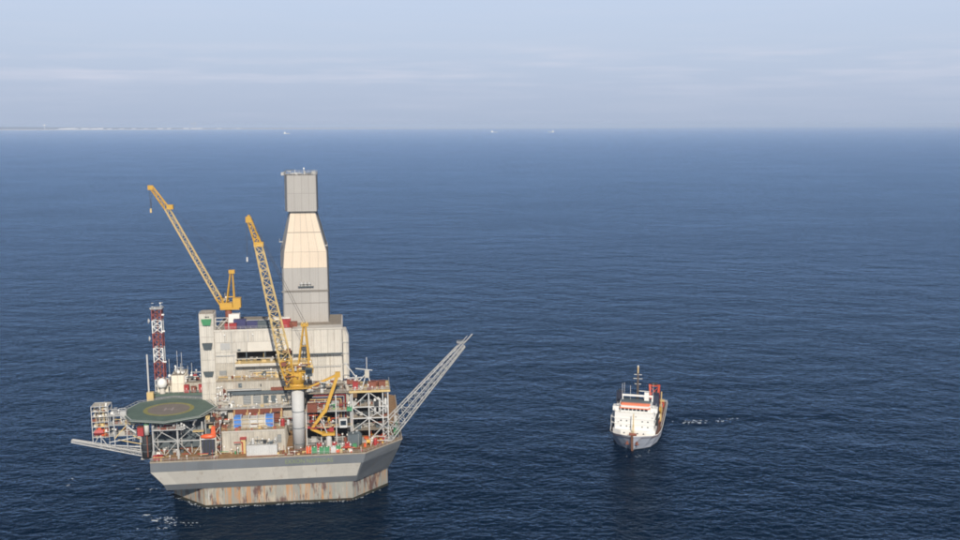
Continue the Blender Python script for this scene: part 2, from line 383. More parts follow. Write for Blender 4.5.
def panels(T, a, b, c, d, nx, ny, m, name='panel', gap=0.06, th=0.10, ribs=3, skip=None, parent=None, rib_h=0.2):
    """separate ribbed sheets over the quad a b c d (a-b bottom edge, left to right seen from outside)"""
    a, b, c, d = map(Vector, (a, b, c, d)); nrm = (b - a).cross(d - a).normalized()
    def P(s, t, h=0): return (a * (1 - s) + b * s) * (1 - t) + (d * (1 - s) + c * s) * t + nrm * h
    W0 = (b - a).length; H0 = (d - a).length
    for i in range(nx):
        for j in range(ny):
            if skip and skip(i, j): continue
            gs, gt = gap / W0, gap / H0
            s0, s1, t0, t1 = i / nx + gs, (i + 1) / nx - gs, j / ny + gt, (j + 1) / ny - gt
            mb = MB()
            if ribs:
                hs = []; n = ribs
                for k in range(n):
                    q0 = s0 + (s1 - s0) * (k + 0.15) / n; q1 = s0 + (s1 - s0) * (k + 0.25) / n
                    q2 = s0 + (s1 - s0) * (k + 0.55) / n; q3 = s0 + (s1 - s0) * (k + 0.65) / n
                    hs += [(q0, 0), (q1, rib_h), (q2, rib_h), (q3, 0)]
                prof = [(s0, 0)] + hs + [(s1, 0)]
            else: prof = [(s0, 0), (s1, 0)]
            lo = [P(s, t0, 0.0) for s, h in (prof[0], prof[-1])]; hi = [P(s, t1, 0.0) for s, h in (prof[0], prof[-1])]
            bot = [P(s, t0, th + h) for s, h in prof]; top = [P(s, t1, th + h) for s, h in prof]; n = len(prof)
            vs = bot + top + lo + hi
            fs = [(k, k + 1, n + k + 1, n + k) for k in range(n - 1)]
            L0, L1, H_0, H_1 = 2 * n, 2 * n + 1, 2 * n + 2, 2 * n + 3
            fs += [(L0, 0, n, H_0), (n - 1, L1, H_1, 2 * n - 1), tuple([L0, L1] + list(range(n - 1, -1, -1))), tuple([H_1, H_0] + list(range(n, 2 * n)))]
            T.part(name, mb.add(vs, fs), m, parent)

def railing(T, pts, h=1.15, r=0.055, step=2.2, m=None, name='railing', closed=False, parent=None):
    mb = MB(); q = [Vector(p) for p in pts]
    if closed: q.append(q[0])
    for a, b in zip(q, q[1:]):
        n = max(1, int((b - a).length / step))
        for k in range(n + 1):
            p = a.lerp(b, k / n); mb.bar(p, p + Vector((0, 0, h)), r)
        for f in (1.0, 0.5): mb.bar(a + Vector((0, 0, h * f)), b + Vector((0, 0, h * f)), r)
    T.part(name, mb, m or steel, parent)

def frame(T, u0, u1, v0, v1, zs, us, m, r=0.28, diag=True, back=True):
    """open steelwork: posts at us, beams at zs, X braces in the front bays"""
    for v in ((v0, v1) if back else (v0,)):
        for u in us: T.part('post', MB().bar((u, v, zs[0]), (u, v, zs[-1]), r), m)
        for z in zs[1:]: T.part('beam', MB().bar((u0, v, z), (u1, v, z), r * .8), m)
    if back:
        for z in zs[1:]:
            for u in (us[0], us[-1]): T.part('beam', MB().bar((u, v0, z), (u, v1, z), r * .8), m)
    if diag:
        for i in range(len(us) - 1):
            for j in range(len(zs) - 1):
                a, b = ((us[i], us[i + 1]) if (i + j) % 2 == 0 else (us[i + 1], us[i]))
                T.part('brace', MB().bar((a, v0 - .05, zs[j]), (b, v0 - .05, zs[j + 1]), r * .6), m)

def lattice(T, p, q, w0, w1, d0, d1, n, m, side, r=0.16, rb=0.09, each=False, name='chord'):
    """box truss from p to q; side = unit vector of its width"""
    p, q = Vector(p), Vector(q); ax = (q - p).normalized(); s = Vector(side); s = (s - ax * s.dot(ax)).normalized(); t = ax.cross(s)
    def c(k, i):
        f = k / n; w = (w0 + (w1 - w0) * f) / 2; d = (d0 + (d1 - d0) * f) / 2; o = ((-1, -1), (1, -1), (1, 1), (-1, 1))[i]
        return p.lerp(q, f) + s * w * o[0] + t * d * o[1]
    for i in range(4): T.part(name, MB().bar(c(0, i), c(n, i), r, 5), m)
    mb = MB()
    for k in range(n):
        for i in range(4):
            j = (i + 1) % 4
            a, b = (c(k, i), c(k + 1, j)) if k % 2 == 0 else (c(k, j), c(k + 1, i))
            segs = [(a, b), (c(k + 1, i), c(k + 1, j))]
            for (x, y) in segs:
                if each: T.part('brace', MB().bar(x, y, rb), m)
                else: mb.bar(x, y, rb)
    if not each: T.part('bracing', mb, m, kind='stuff')

ME = {}
def shared(kind, m):
    k = (kind, m.name)
    if k in ME: return ME[k]
    mb = MB()
    if kind == 'box':
        mb.box(-.5, .5, -.5, .5, 0, .92).box(-.53, .53, -.53, .53, .92, 1.0).box(-.3, .1, -.54, -.5, .15, .75)
    elif kind == 'drum': mb.lathe([(.46, 0), (.5, .06), (.5, .86), (.4, .96), (.1, 1.0)], 10)
    elif kind == 'pipe': mb.bar((-.5, 0, .5), (.5, 0, .5), .5, 6)
    elif kind == 'post': mb.bar((0, 0, 0), (0, 0, 1), .5, 4)
    elif kind == 'lamp': mb.bar((0, 0, 0), (0, 0, .85), .12, 4).box(-.4, .4, -.4, .3, .8, 1.0)
    elif kind == 'cont':
        mb.box(-.5, .5, -.5, .5, 0.03, .97)
        for k_ in range(8):
            x = -.47 + k_ * .125; mb.box(x, x + .05, -.52, -.5, .06, .94); mb.box(x, x + .05, .5, .52, .06, .94)
        for sx in (-.51, .47):
            for sy in (-.53, .49): mb.box(sx, sx + .04, sy, sy + .04, 0, 1.0)
    ME[k] = mb.mesh(kind, m); return ME[k]
NAMES = dict(box='equipment_box', drum='vessel', pipe='pipe', post='stanchion', lamp='floodlight')
def clutter(T, u0, u1, v0, v1, z, n, pal, seed, smax=2.6, smin=0.7, kinds=('box', 'box', 'drum', 'pipe', 'pipe', 'post', 'lamp'), zh=0.0):
    r = random.Random(seed)
    for _ in range(n):
        k = r.choice(kinds); m = PAL[r.choice(pal)] if k not in ('lamp',) else white
        s = smin + (smax - smin) * r.random() ** 1.6
        u, v = r.uniform(u0, u1), r.uniform(v0, v1); zz = z + r.random() * zh
        if k == 'box': sc = (s * r.uniform(.7, 1.6), s, s * r.uniform(.6, 1.3))
        elif k == 'drum': sc = (s * .8, s * .8, s * r.uniform(.8, 1.7))
        elif k == 'pipe': sc = (s * r.uniform(2, 4), s * .16 + .1, s * .16 + .1); zz += r.uniform(.2, 2.0); u = min(max(u, u0 + sc[0] / 2), max(u1 - sc[0] / 2, u0 + sc[0] / 2))
        elif k == 'post': sc = (.2, .2, r.uniform(1.5, 4))
        else: sc = (.7, .7, r.uniform(1.5, 3.2))
        T.inst(NAMES[k], shared(k, m), (u, v, zz), r.choice((0, 0, math.pi / 2)) if k in ('box',) else 0, sc=sc)
def container(u, v, z, L, D, H, m, lab, rz=0, name='container', group=None):
    T = Thing(name, lab, 'container', (u, v, z), group)
    T.inst('shell', shared('cont', m), (u, v, z), rz, sc=(L, D, H))
    for k in (-1, 1):
        T.inst('door', shared('box', m), (u + k * L * .25, v - D * .52, z + .1 * H), 0, sc=(L * .4, .12, H * .8)) if L > 7 else None
    return T

# ------------------------------------------------------------------ hull and caisson
def hull():
    T = Thing('drilling_platform', 'large ice resistant drilling platform hull with grey and cream bands on stained concrete base', 'platform', (0, 0, 0))
    def octo(w, d0, c, z, r=None):
        return [(-w + c, d0, z), (w - c, d0, z), (w, d0 + c, z), (w, 90 - d0 - c, z), (w - c, 90 - d0, z), (-w + c, 90 - d0, z), (-w, 90 - d0 - c, z), (-w, d0 + c, z)]
    T.part('caisson', MB().loft([octo(45.5, 0.25, 15.2, -8), octo(45.5, 0.25, 15.2, 8.4)]), caisson_m)
    # concrete face blocks with recessed joints, low foot ledge and dark tide line
    o = octo(45.5, 0.25, 15.2, 0)
    for i, n in ((7, 6), (0, 17), (1, 6)):
        a, b = Vector(o[i]), Vector(o[(i + 1) % 8])
        up = Vector((0, 0, 1))
        panels(T, a + up * 1.0, b + up * 1.0, b + up * 8.3, a + up * 8.3, n, 1, caisson_m, 'concrete_block', gap=.12, th=.28, ribs=0)
        nrm = (b - a).cross(up).normalized()
        T.part('foot_ledge', MB().add([a + nrm * .0 + up * -1, b + up * -1, b + nrm * .45 + up * -1, a + nrm * .45 + up * -1, a + up * .9, b + up * .9, b + nrm * .45 + up * .6, a + nrm * .45 + up * .6],
            [(0, 1, 2, 3), (4, 7, 6, 5), (0, 3, 7, 4), (1, 5, 6, 2), (3, 2, 6, 7), (0, 4, 5, 1)]), tideline)
    # flared skirt
    r4 = [(-45.6, 0, 8.4), (32, 0, 8.4), (45.8, 14.2, 8.4), (45.8, 76, 8.4), (32, 90, 8.4), (-45.6, 90, 8.4)]
    r3 = [(-46.4, -1.3, 11.2), (32.6, -1.3, 11.2), (47.4, 13.6, 11.2), (47.4, 77, 11.2), (33, 91.5, 11.2), (-46.4, 91.5, 11.2)]
    r2 = [(-50.5, -5, 18.2), (35.0, -5, 18.2), (50.4, 11.2, 18.2), (50.4, 80, 18.2), (35, 95, 18.2), (-50.5, 95, 18.2)]
    r1 = [(-50.5, -5, 22), (36, -5, 22), (52, 11.2, 22), (52, 80, 22), (36, 95, 22), (-50.5, 95, 22)]
    def band(lo, hi, name, m): T.part(name, MB().loft([lo, hi], caps=False), m)
    T.part('underside', MB().add(r4, [tuple(range(6))[::-1]]), hull_grey)
    band(r4, r3, 'lower_band', hull_grey); band(r3, r2, 'flare_band', hull_grey); band(r2, r1, 'upper_band', hull_grey)
    T.part('deck', MB().add(r1, [tuple(range(6))]), deck_m)
    V = Vector
    # cream plates on the flare of the front, ending in a slanted edge at the right
    panels(T, V(r3[0]) + V((0, 0, .1)), V(r3[1]) + V((-.4, 0, .1)), V(r2[1]) + V((-1.0, 0, -.1)), V(r2[0]) + V((0, 0, -.1)), 14, 1, hull_white, 'hull_plate', gap=.015, th=.05, ribs=0)
    panels(T, V(r2[0]) + V((0, 0, .15)), V(r2[1]) + V((0, 0, .15)), V(r1[1]) + V((0, 0, -.3)), V(r1[0]) + V((0, 0, -.3)), 14, 1, hull_grey, 'hull_plate', gap=.015, th=.04, ribs=0)
    panels(T, V(r4[1]), V(r4[2]), V(r1[2]) + V((-.3, 0, -.5)), V(r1[1]) + V((0, 0, -.5)), 3, 1, hull_grey, 'hull_plate', gap=.03, th=.02, ribs=0)
    # coaming along the deck edge
    mb = MB()
    for i in (5, 0, 1, 2):
        a, b = V(r1[i]), V(r1[(i + 1) % 6]); n = (b - a).cross(V((0, 0, 1))).normalized()
        mb.loft([[a + n * .12, a + n * .12 + V((0, 0, .5)), a - n * .35 + V((0, 0, .5)), a - n * .35], [b + n * .12, b + n * .12 + V((0, 0, .5)), b - n * .35 + V((0, 0, .5)), b - n * .35]])
    T.part('coaming', mb, roof_m)
    railing(T, [(-50.2, 50, 22.5), (-50.2, -4.7, 22.5), (-24, -4.7, 22.5)], m=steel)
    railing(T, [(14, -4.7, 22.5), (35.8, -4.7, 22.5), (51.7, 11.2, 22.5), (51.7, 50, 22.5)], m=steel)
    # name painted on the dark band
    cu = bpy.data.curves.new('name_lettering', 'FONT'); cu.body = 'EXXON NEFTEGAS'; cu.size = 2.55; cu.extrude = 0.02; cu.align_x = 'LEFT'
    tmp = bpy.data.objects.new('tmp', cu); C.objects.link(tmp); dg = bpy.context.evaluated_depsgraph_get(); dg.update()
    me = bpy.data.meshes.new_from_object(tmp.evaluated_get(dg)); bpy.data.objects.remove(tmp)
    me.materials.clear(); me.materials.append(letter_m)
    w = max(v.co.x for v in me.vertices)
    T.inst('name_lettering', me, (3.0, -5.09, 19.2), 0, sc=(19.5 / w, 1, 1), rx=math.pi / 2)
    # deck fittings
    clutter(T, -50, -24, -4, 0, 22, 30, ['brown', 'red', 'cream2', 'steel', 'yellow2'], 11, 1.6, .5)
    clutter(T, -50, -46, 0, 20, 22, 12, ['red', 'steel', 'white'], 12, 2.0)
    clutter(T, 14, 36, -3.5, 4, 22, 50, ['red', 'yellow2', 'green', 'sw', 'brown', 'white', 'orange'], 13, 1.8, .5)
    clutter(T, 36, 46, 5, 14, 22, 40, ['yellow', 'cream2', 'brown', 'sw', 'red', 'orange'], 14, 2.0, .5)
    clutter(T, 44, 51, 14, 40, 22, 16, ['steel', 'dark', 'sw', 'green'], 15, 2.6)
    clutter(T, 0, 14, -3.5, 3, 22, 34, ['brown', 'yellow2', 'sw', 'cream2'], 16, 1.8, .5)
hull()

# ------------------------------------------------------------------ derrick
def derrick():
    T = Thing('derrick', 'tall enclosed derrick tower with grey base, ivory tapering middle and grey top box', 'derrick', (11, 45, 68))
    def ring(u0, u1, v0, v1, z, ch): # front-left and front-right corners cut
        return [(u0 + ch, v0, z), (u1 - .3, v0, z), (u1, v0 + 1.2, z), (u1, v1, z), (u0, v1, z), (u0, v0 + ch * 4, z)]
    base = ring(.4, 21.0, 45, 65, 66, .7); top = ring(.4, 21.0, 45, 65, 93.2, .9)
    T.part('base', MB().loft([base, top]), joint)
    t1 = ring(-.2, 21.0, 45.0, 65, 93.2, 1.5); t2 = ring(4.2, 16.2, 46.4, 62, 118.6, .9)
    tm = ring(-.4, 20.9, 45.1, 65, 100.5, 2.3)
    T.part('taper', MB().loft([t1, tm, t2]), joint)
    b1 = ring(2.6, 17.0, 44.8, 60, 118.8, 1.3); b2 = ring(2.6, 17.0, 44.8, 60, 135.0, 1.5)
    T.part('crown_box', MB().loft([b1, b2]), joint)
    def pan(lo, hi, i, nx, ny, m, name='panel', **k): panels(T, lo[i], lo[i + 1], hi[i + 1], hi[i], nx, ny, m, name, **k)
    kw = dict(gap=.05, th=.06, ribs=4, rib_h=.06)
    def cut(lo, hi, f): return [tuple(Vector(a).lerp(Vector(b), f)) for a, b in zip(lo, hi)]
    m1 = cut(base, top, 16.2 / 27.2)
    pan(base, cut(base, top, .40), 0, 5, 1, derrick_grey, **kw); pan(cut(base, top, .41), cut(base, top, .60), 0, 5, 1, derrick_grey, **kw)
    pan(cut(base, top, .625), top, 0, 5, 1, derrick_grey, **kw)
    pan(t1, tm, 0, 5, 1, derrick_light, **kw); pan(tm, cut(tm, t2, .48), 0, 5, 1, derrick_light, **kw); pan(cut(tm, t2, .49), t2, 0, 5, 1, derrick_light, **kw)
    pan(b1, b2, 0, 4, 2, derrick_grey, **kw)
    for lo, hi in ((base, top), (t1, tm), (tm, t2), (b1, b2)):
        for i in (1, 4):
            L = [Vector(lo[i]), Vector(lo[i + 1])]; H = [Vector(hi[i]), Vector(hi[i + 1])]
            panels(T, L[0], L[1], H[1], H[0], 1, 2, derrick_grey, 'side_panel', gap=.04, th=.05, ribs=0)
        panels(T, lo[5], lo[0], hi[0], hi[5], 1, 1, derrick_grey, 'corner_panel', gap=.015, th=.04, ribs=0)
    # dark seam between lower and upper base, three vent cowls, crown fittings
    T.part('seam_gutter', MB().box(.2, 21.2, 44.6, 45.1, 82.3, 82.8), joint)
    for k in range(3):
        T.part('vent_cowl', MB().lathe([(.5, 0), (.9, .5), (.5, 1.5)], 8, (9.2 + k * 1.7, 44.3, 85.5)).box(8.8 + k * 1.7, 9.6 + k * 1.7, 43.9, 45, 85, 85.6), steel)
    T.part('vent_shelf', MB().box(7.6, 14.6, 43.8, 45, 84.6, 84.9), slate)
    railing(T, [(2.6, 44.8, 135), (17, 44.8, 135), (17, 60, 135), (2.6, 60, 135)], 1.4, .09, 1.8, steel, closed=True)
    clutter(T, 3, 16.6, 45.3, 56, 135, 14, ['steel', 'slate', 'sw'], 5, 1.5, .5)
    T.part('beacon_bracket', MB().box(1.6, 2.8, 44.4, 45.6, 135.0, 136.4), steel)
    for s, z in ((-1, 105), (1, 103)):
        u = 1.4 if s < 0 else 19.6
        T.part('ladder_landing', MB().box(min(u, u + s * 1.6), max(u, u + s * 1.6), 45.5, 47.5, z, z + .3), steel)
        railing(T, [(u + s * 1.5, 45.6, z + .3), (u + s * 1.5, 47.4, z + .3)], 1.2, .07)
    T.part('ladder', MB().path([(1.0, 44.6, 68), (1.0, 44.6, 93)], .08).path([(1.5, 44.6, 68), (1.5, 44.6, 93)], .08), steel)
derrick()

# ------------------------------------------------------------------ main module block
def louver(T, u0, u1, v, z0, z1, m=None, n=6):
    f = T.part('louvre', MB().box(u0, u1, v - .16, v, z0, z1), m or slate)
    mb = MB()
    for k in range(n):
        z = z0 + (z1 - z0) * (k + .3) / n; mb.box(u0 + .1, u1 - .1, v - .24, v - .16, z, z + (z1 - z0) / n * .45)
    T.part('louvre_blade', mb, steel, f)
def door(T, u0, u1, v, z0, z1, m=None):
    f = T.part('door', MB().box(u0, u1, v - .18, v, z0, z1).box(u0 - .12, u0, v - .22, v, z0, z1 + .12).box(u1, u1 + .12, v - .22, v, z0, z1 + .12), m or slate)
    T.part('door_handle', MB().box(u1 - .35, u1 - .2, v - .3, v - .18, (z0 + z1) / 2, (z0 + z1) / 2 + .3), white, f)
def block(T, u0, u1, v0, v1, z0, z1, nx, nz, m=None, side=True, roof=True, skip=None, ribs=3, wall=True):
    if wall: T.part('wall', MB().box(u0, u1, v0, v1, z0, z1), joint)
    panels(T, (u0, v0, z0), (u1, v0, z0), (u1, v0, z1), (u0, v0, z1), nx, nz, m or cream, ribs=ribs, skip=skip)
    if side:
        n = max(1, int((v1 - v0) / 5))
        panels(T, (u1, v0, z0), (u1, v1, z0), (u1, v1, z1), (u1, v0, z1), n, max(1, nz // 2), m or cream, ribs=3)
        panels(T, (u0, v1, z0), (u0, v0, z0), (u0, v0, z1), (u0, v1, z1), n, max(1, nz // 2), m or cream, ribs=3)
    if roof: T.part('roof', MB().box(u0 + .3, u1 - .3, v0 + .3, v1 - .3, z1, z1 + .12), roof_m)

def modules():
    T = Thing('drilling_module', 'big cream clad module block carrying the derrick, with a long dark opening in its front', 'module', (0, 30, 22))
    # body built around the recess: u -18.6..4.4, z 54.4..58.7
    T.part('wall', MB().box(-28, 26.6, 36, 62, 22, 68), joint)
    T.part('wall', MB().box(-28, 26.6, 30, 36, 22, 54), joint)
    T.part('wall', MB().box(-28, -18.8, 30, 36, 54.003, 58.7), joint)
    T.part('wall', MB().box(5, 26.6, 30, 36, 54.003, 58.7), joint)
    T.part('wall', MB().box(-28, 26.6, 30, 36, 58.703, 68), joint)
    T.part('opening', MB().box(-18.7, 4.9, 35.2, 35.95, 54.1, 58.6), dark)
    # front cladding in storeys
    V = 30.0
    def row(u0, u1, z0, z1, n, m=cream, v=V, ribs=3): panels(T, (u0, v, z0), (u1, v, z0), (u1, v, z1), (u0, v, z1), n, 1, m, ribs=ribs)
    row(-28, 5, 63.2, 68, 8); row(-28, -14.5, 58.75, 63.2, 3); row(-14.4, 5, 58.75, 63.2, 1, hull_white, ribs=0)
    row(-28, -19, 54.0, 58.75, 2)
    row(-28, 5, 48, 54, 8, cream2); row(-28, 5, 42, 48, 8, cream2); row(5, 26.6, 51.5, 57.2, 6); row(5, 26.6, 44.5, 51.5, 6)
    panels(T, (26.6, 30, 44), (26.6, 62, 44), (26.6, 62, 68), (26.6, 30, 68), 6, 3, cream)
    panels(T, (-28, 62, 30), (-28, 30, 30), (-28, 30, 68), (-28, 62, 68), 6, 3, cream)
    # shelf under the opening
    sh = T.part('balcony', MB().box(-19.4, 5.6, 26.4, 30.1, 53.0, 54.2), cream)
    T.part('balcony_floor', MB().box(-19.2, 5.4, 26.6, 34.9, 54.2, 54.3), yellow2, sh)
    T.part('balcony_shelf', MB().box(-19.4, 5.6, 29.2, 30.1, 55.6, 55.85), cream, sh)
    railing(T, [(-19.2, 26.5, 54.3), (5.4, 26.5, 54.3)], m=yellow2)
    clutter(T, -18, 4, 27.5, 33, 54.3, 14, ['yellow2', 'dark', 'cream2', 'steel'], 21, 1.4, .5)
    T.part('opening_post', MB().box(-15, -14.6, 30.2, 30.6, 54.3, 58.6).box(-7, -6.6, 30.2, 30.6, 54.3, 58.6).box(0, .4, 30.2, 30.6, 54.3, 58.6), slate)
    # windows, louvres, signs
    louver(T, -25.7, -21.6, 29.8, 60.0, 63.0, steel); louver(T, -26.6, -23.6, 29.8, 48.6, 50.6, slate); T.part('sign', MB().box(-18.5, -17.2, 29.6, 29.8, 59.3, 60.0), slate)
    louver(T, -27, -22.5, 29.8, 44.5, 46.8)
    # lower terraces in front of the main wall
    T.part('roof_coaming', MB().box(-28.2, 5, 29.7, 30.2, 68, 68.9), cream)
    T.part('roof', MB().box(-27.8, 26.4, 30.4, 61.8, 68, 68.15), roof_m)
    railing(T, [(-28, 30.4, 68.9), (3, 30.4, 68.9)], 1.2, .06, 2.2)
    for u, z0, z1 in ((-13.8, 63.2, 68.6), (3.6, 44, 50), (-20.2, 42, 58), (12.4, 44.5, 57), (21.5, 44.5, 57)): T.part('downpipe', MB().bar((u, 29.6, z0), (u, 29.6, z1), .16, 6), [steel, cream2, steel_white, brown, steel][int(u) % 5])
    T.part('cable_tray', MB().box(5.2, 26.4, 29.3, 29.7, 50.9, 51.2), steel); T.part('cable_tray', MB().box(-27.8, -19.5, 29.3, 29.7, 57.2, 57.5), steel)
    for u in (-24, -12, 0): T.part('wall_lamp', MB().box(u, u + .6, 29.2, 29.7, 66.4, 66.9), white)
    mb = MB()
    for u in (-21.2, -20.6): mb.bar((u, 29.4, 58), (u, 29.4, 68.6), .06)
    for k in range(20): mb.bar((-21.2, 29.4, 58.3 + k * .5), (-20.6, 29.4, 58.3 + k * .5), .04)
    T.part('wall_ladder', mb, steel)
    # clutter fixed on the shaded wall (pipes, ducts)
    for k, (u0, u1, z) in enumerate(((-14, -3, 50.3), (-12, 2, 49.2), (-26, -10, 47.9))):
        T.part('pipe', MB().bar((u0, 29.3, z), (u1, 29.3, z), .22, 6).bar((u1, 29.3, z), (u1, 29.3, z - 1.5), .22, 6), [steel, yellow2, brown][k])
    clutter(T, -12, 3, 28.8, 29.4, 48.1, 12, ['steel', 'yellow2', 'slate', 'white'], 22, 1.4, .4)
    T.part('ledge', MB().box(-27, 5, 28.4, 29.9, 47.8, 48.05), yellow2)
    # upper right block that steps forward
    B = Thing('upper_module', 'cream ribbed upper block at the foot of the derrick, stepping forward', 'module', (16, 27, 57.5))
    block(B, 5.6, 26.6, 27.6, 29.6, 57.6, 68.2, 7, 1, side=True)
    B.part('drip_edge', MB().box(5.4, 27.2, 27.2, 27.5, 57.2, 57.6), slate)
    B.part('roof_edge', MB().box(5.5, 27.2, 27.3, 34, 68.3, 69.0), cream)
    # the window-like dark vent boxes under
    S_ = Thing('stair_tower', 'narrow cream stair tower rising at the left end of the module block', 'tower', (-31, 30, 22))
    block(S_, -34.2, -28.3, 29.4, 38, 30, 76.3, 2, 9, ribs=2)
    for z0, z1, m in ((71.3, 74.0, green), (60.6, 63.4, slate), (48.5, 50.6, slate)):
        S_.part('wall_box', MB().loft([[(-32.6, 29.3, z0), (-29.4, 29.3, z0), (-28.9, 29.3, z1), (-33.2, 29.3, z1)], [(-32.6, 28.4, z0), (-29.4, 28.4, z0), (-28.9, 28.0, z1), (-33.2, 28.0, z1)]][::-1]), m)
    S_.part('lintel', MB().box(-31.6, -30, 29.1, 29.35, 74.6, 75.1), dark)
    railing(S_, [(-34, 29.6, 76.4), (-28.5, 29.6, 76.4)], 1.0)
    D = Thing('duct_tower', 'pale rounded duct tower clinging to the right side of the module block', 'tower', (28.6, 35, 40))
    def dr(z, k=0): return [(27.3, 33 + k, z), (28.6, 32.6 + k, z), (29.7, 33.6 + k, z), (29.9, 36, z), (29.7, 40, z), (27.3, 40, z)]
    D.part('duct_shell', MB().loft([dr(42), dr(63.5), [(p[0] if p[0] < 27.4 else 27.3 + (p[0] - 27.3) * .55, p[1], 66.5) for p in dr(66)]]), cream)
    for z in (46, 51, 56, 61): D.part('bracket', MB().box(26.6, 29.9, 32.4, 33.2, z, z + .25), steel)
    for k in range(3): D.part('brace', MB().bar((28 + k, 33, 42), (26.8 + k, 30, 36), .2), steel_white)
    # process terrace: module stepping out in front (v 22)
    P = Thing('terrace_module', 'low cream module in front of the main wall with grey doors and a dark duct', 'module', (-11, 22, 31))
    block(P, -27, 5, 22, 29.7, 31, 47.5, 8, 3, cream2)
    P.part('duct', MB().box(-22.5, 5.4, 20.7, 21.9, 42.0, 43.3), slate)
    P.part('duct', MB().box(-22.5, -8, 20.4, 21.9, 43.9, 44.4), steel)
    P.part('duct', MB().box(-4, 5.4, 20.4, 21.9, 43.5, 44.6), brown)
    for u in (-15.9, -11.7): louver(P, u, u + 3.2, 21.8, 37.4, 41.2)
    for u in (-7.2, -4.0): door(P, u, u + 2.0, 21.8, 37.6, 41.0)
    door(P, 0.4, 1.8, 21.8, 38.4, 40.6); door(P, -17.6, -16.4, 21.8, 44.9, 46.8)
    P.part('lookout_box', MB().box(-8.5, -8.0, 21.7, 22, 45, 46.2), dark)
    railing(P, [(-27, 22.2, 47.6), (5, 22.2, 47.6)], m=yellow2)
    clutter(P, -26, 5, 23, 28, 47.6, 26, ['cream2', 'steel', 'sw', 'brown', 'yellow2'], 31, 1.9, .5)
    clutter(P, -27.5, -20, 19.5, 21.5, 36, 40, ['steel', 'white', 'brown', 'dark'], 32, 1.3, .4, zh=8)
    P.part('walkway', MB().box(-27.5, 5.4, 18.2, 21.9, 36.3, 36.6), steel)
    railing(P, [(-27.5, 18.3, 36.6), (5.4, 18.3, 36.6)])
    clutter(P, -22, 5, 18.6, 21, 36.6, 40, ['sw', 'steel', 'yellow2', 'cream2'], 33, 1.2, .4)
    # pipe rack in front of the terrace: rows of brown drill pipe
    K = Thing('pipe_rack', 'rack of rust red drill pipe under a grey walkway, behind the blue containers', 'pipe rack', (-11, 15, 31))
    for i in range(7):
        for j in range(3):
            K.inst('drill_pipe', shared('pipe', brown), (-9.5, 13.8 + i * .6, 31.3 + j * .75 + (i % 3) * .1), 0, sc=(19.0, .45, .45))
    for u in (-19.5, -14, -9, -4, .4):
        K.part('rack_post', MB().box(u, u + .3, 13.1, 13.4, 31, 36.2), yellow2); K.part('rack_post', MB().box(u, u + .3, 17.6, 17.9, 31, 36.2), yellow2)
    K.part('rack_back', MB().box(-20, 1, 18.0, 18.2, 31, 36.2), brown)
    clutter(K, -20, 0, 13, 17, 33.4, 14, ['brown', 'yellow', 'dark', 'red'], 35, 1.5, .4)
    # front deck house
    F = Thing('deck_house', 'low cream deck house along the front edge of the platform', 'deck house', (-10, 4, 22))
    block(F, -23, 2.6, 4, 31, 22, 30.8, 8, 1, cream2)
    F.part('roof_edge', MB().box(-23.1, 2.7, 3.6, 4.3, 30.8, 31.2), cream)
    F.part('porch', MB().box(-15.2, -13.4, 2.0, 4, 22, 28.2), yellow2); F.part('porch_roof', MB().box(-15.6, -13.0, 1.4, 4, 28.2, 28.6), red)
    F.part('pipe', MB().path([(-14.6, 1.5, 22), (-14.6, 1.5, 27), (-18, 1.5, 27)], .25), red)
    louver(F, -.4, 1.2, 3.8, 25.5, 29)
    railing(F, [(-23, 4, 31.2), (2.5, 4, 31.2)], m=yellow2)
    clutter(F, -23, 2.5, 5, 9, 31, 30, ['yellow2', 'brown', 'cream2', 'red'], 41, 1.4, .4)
    clutter(F, -23.5, 2.5, 1.2, 3.4, 22, 34, ['green', 'brown', 'red', 'yellow2', 'steel'], 42, 1.6, .5)
    clutter(F, -26.5, -21, 5, 18, 31, 24, ['cream2', 'brown', 'orange', 'yellow2', 'steel'], 43, 2.2, .6)
    clutter(F, 0, 6, 8, 20, 31, 24, ['steel', 'sw', 'brown', 'red', 'cream2'], 44, 2.2, .6)
    F.part('side_shed', MB().box(-27.5, -23.2, 6, 28, 22, 31), cream2)
    # open process area right of the crane column
    G = Thing('process_module', 'open steel decks crowded with dark process equipment right of the crane column', 'module', (21, 14, 22))
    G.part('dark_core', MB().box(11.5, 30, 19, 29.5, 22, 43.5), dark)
    for z in (22.0, 29.5, 36.5, 43.6): G.part('deck_plate', MB().box(11, 30.5, 8.5 if z < 40 else 12, 29.6, z, z + .3), roof_m if z > 40 else steel)
    for u in (11.4, 17.6, 24, 30.2): G.part('post', MB().bar((u, 9, 22), (u, 9, 43.6 if u > 20 else 36.6), .3), steel_white)
    for z in (29.5, 36.5): railing(G, [(11, 8.6, z + .3), (30.5, 8.6, z + .3)], m=yellow2)
    railing(G, [(11, 12.2, 43.9), (30.5, 12.2, 43.9)], m=steel)
    clutter(G, 11.5, 30, 9, 17, 36.8, 64, ['red', 'brown', 'yellow2', 'steel', 'green', 'sw', 'navy', 'dark'], 51, 2.6, .6)
    clutter(G, 11.5, 30, 9, 17, 29.8, 60, ['red', 'brown', 'yellow', 'steel', 'navy', 'sw', 'dark', 'orange'], 52, 2.6, .6)
    clutter(G, 12, 30, 5, 16, 22.3, 26, ['dark', 'brown', 'sw', 'steel', 'slate'], 53, 3.0, .8)
    clutter(G, 11.5, 30, 13, 27, 43.9, 60, ['steel', 'cream2', 'brown', 'sw', 'slate', 'yellow2'], 54, 2.2, .6)
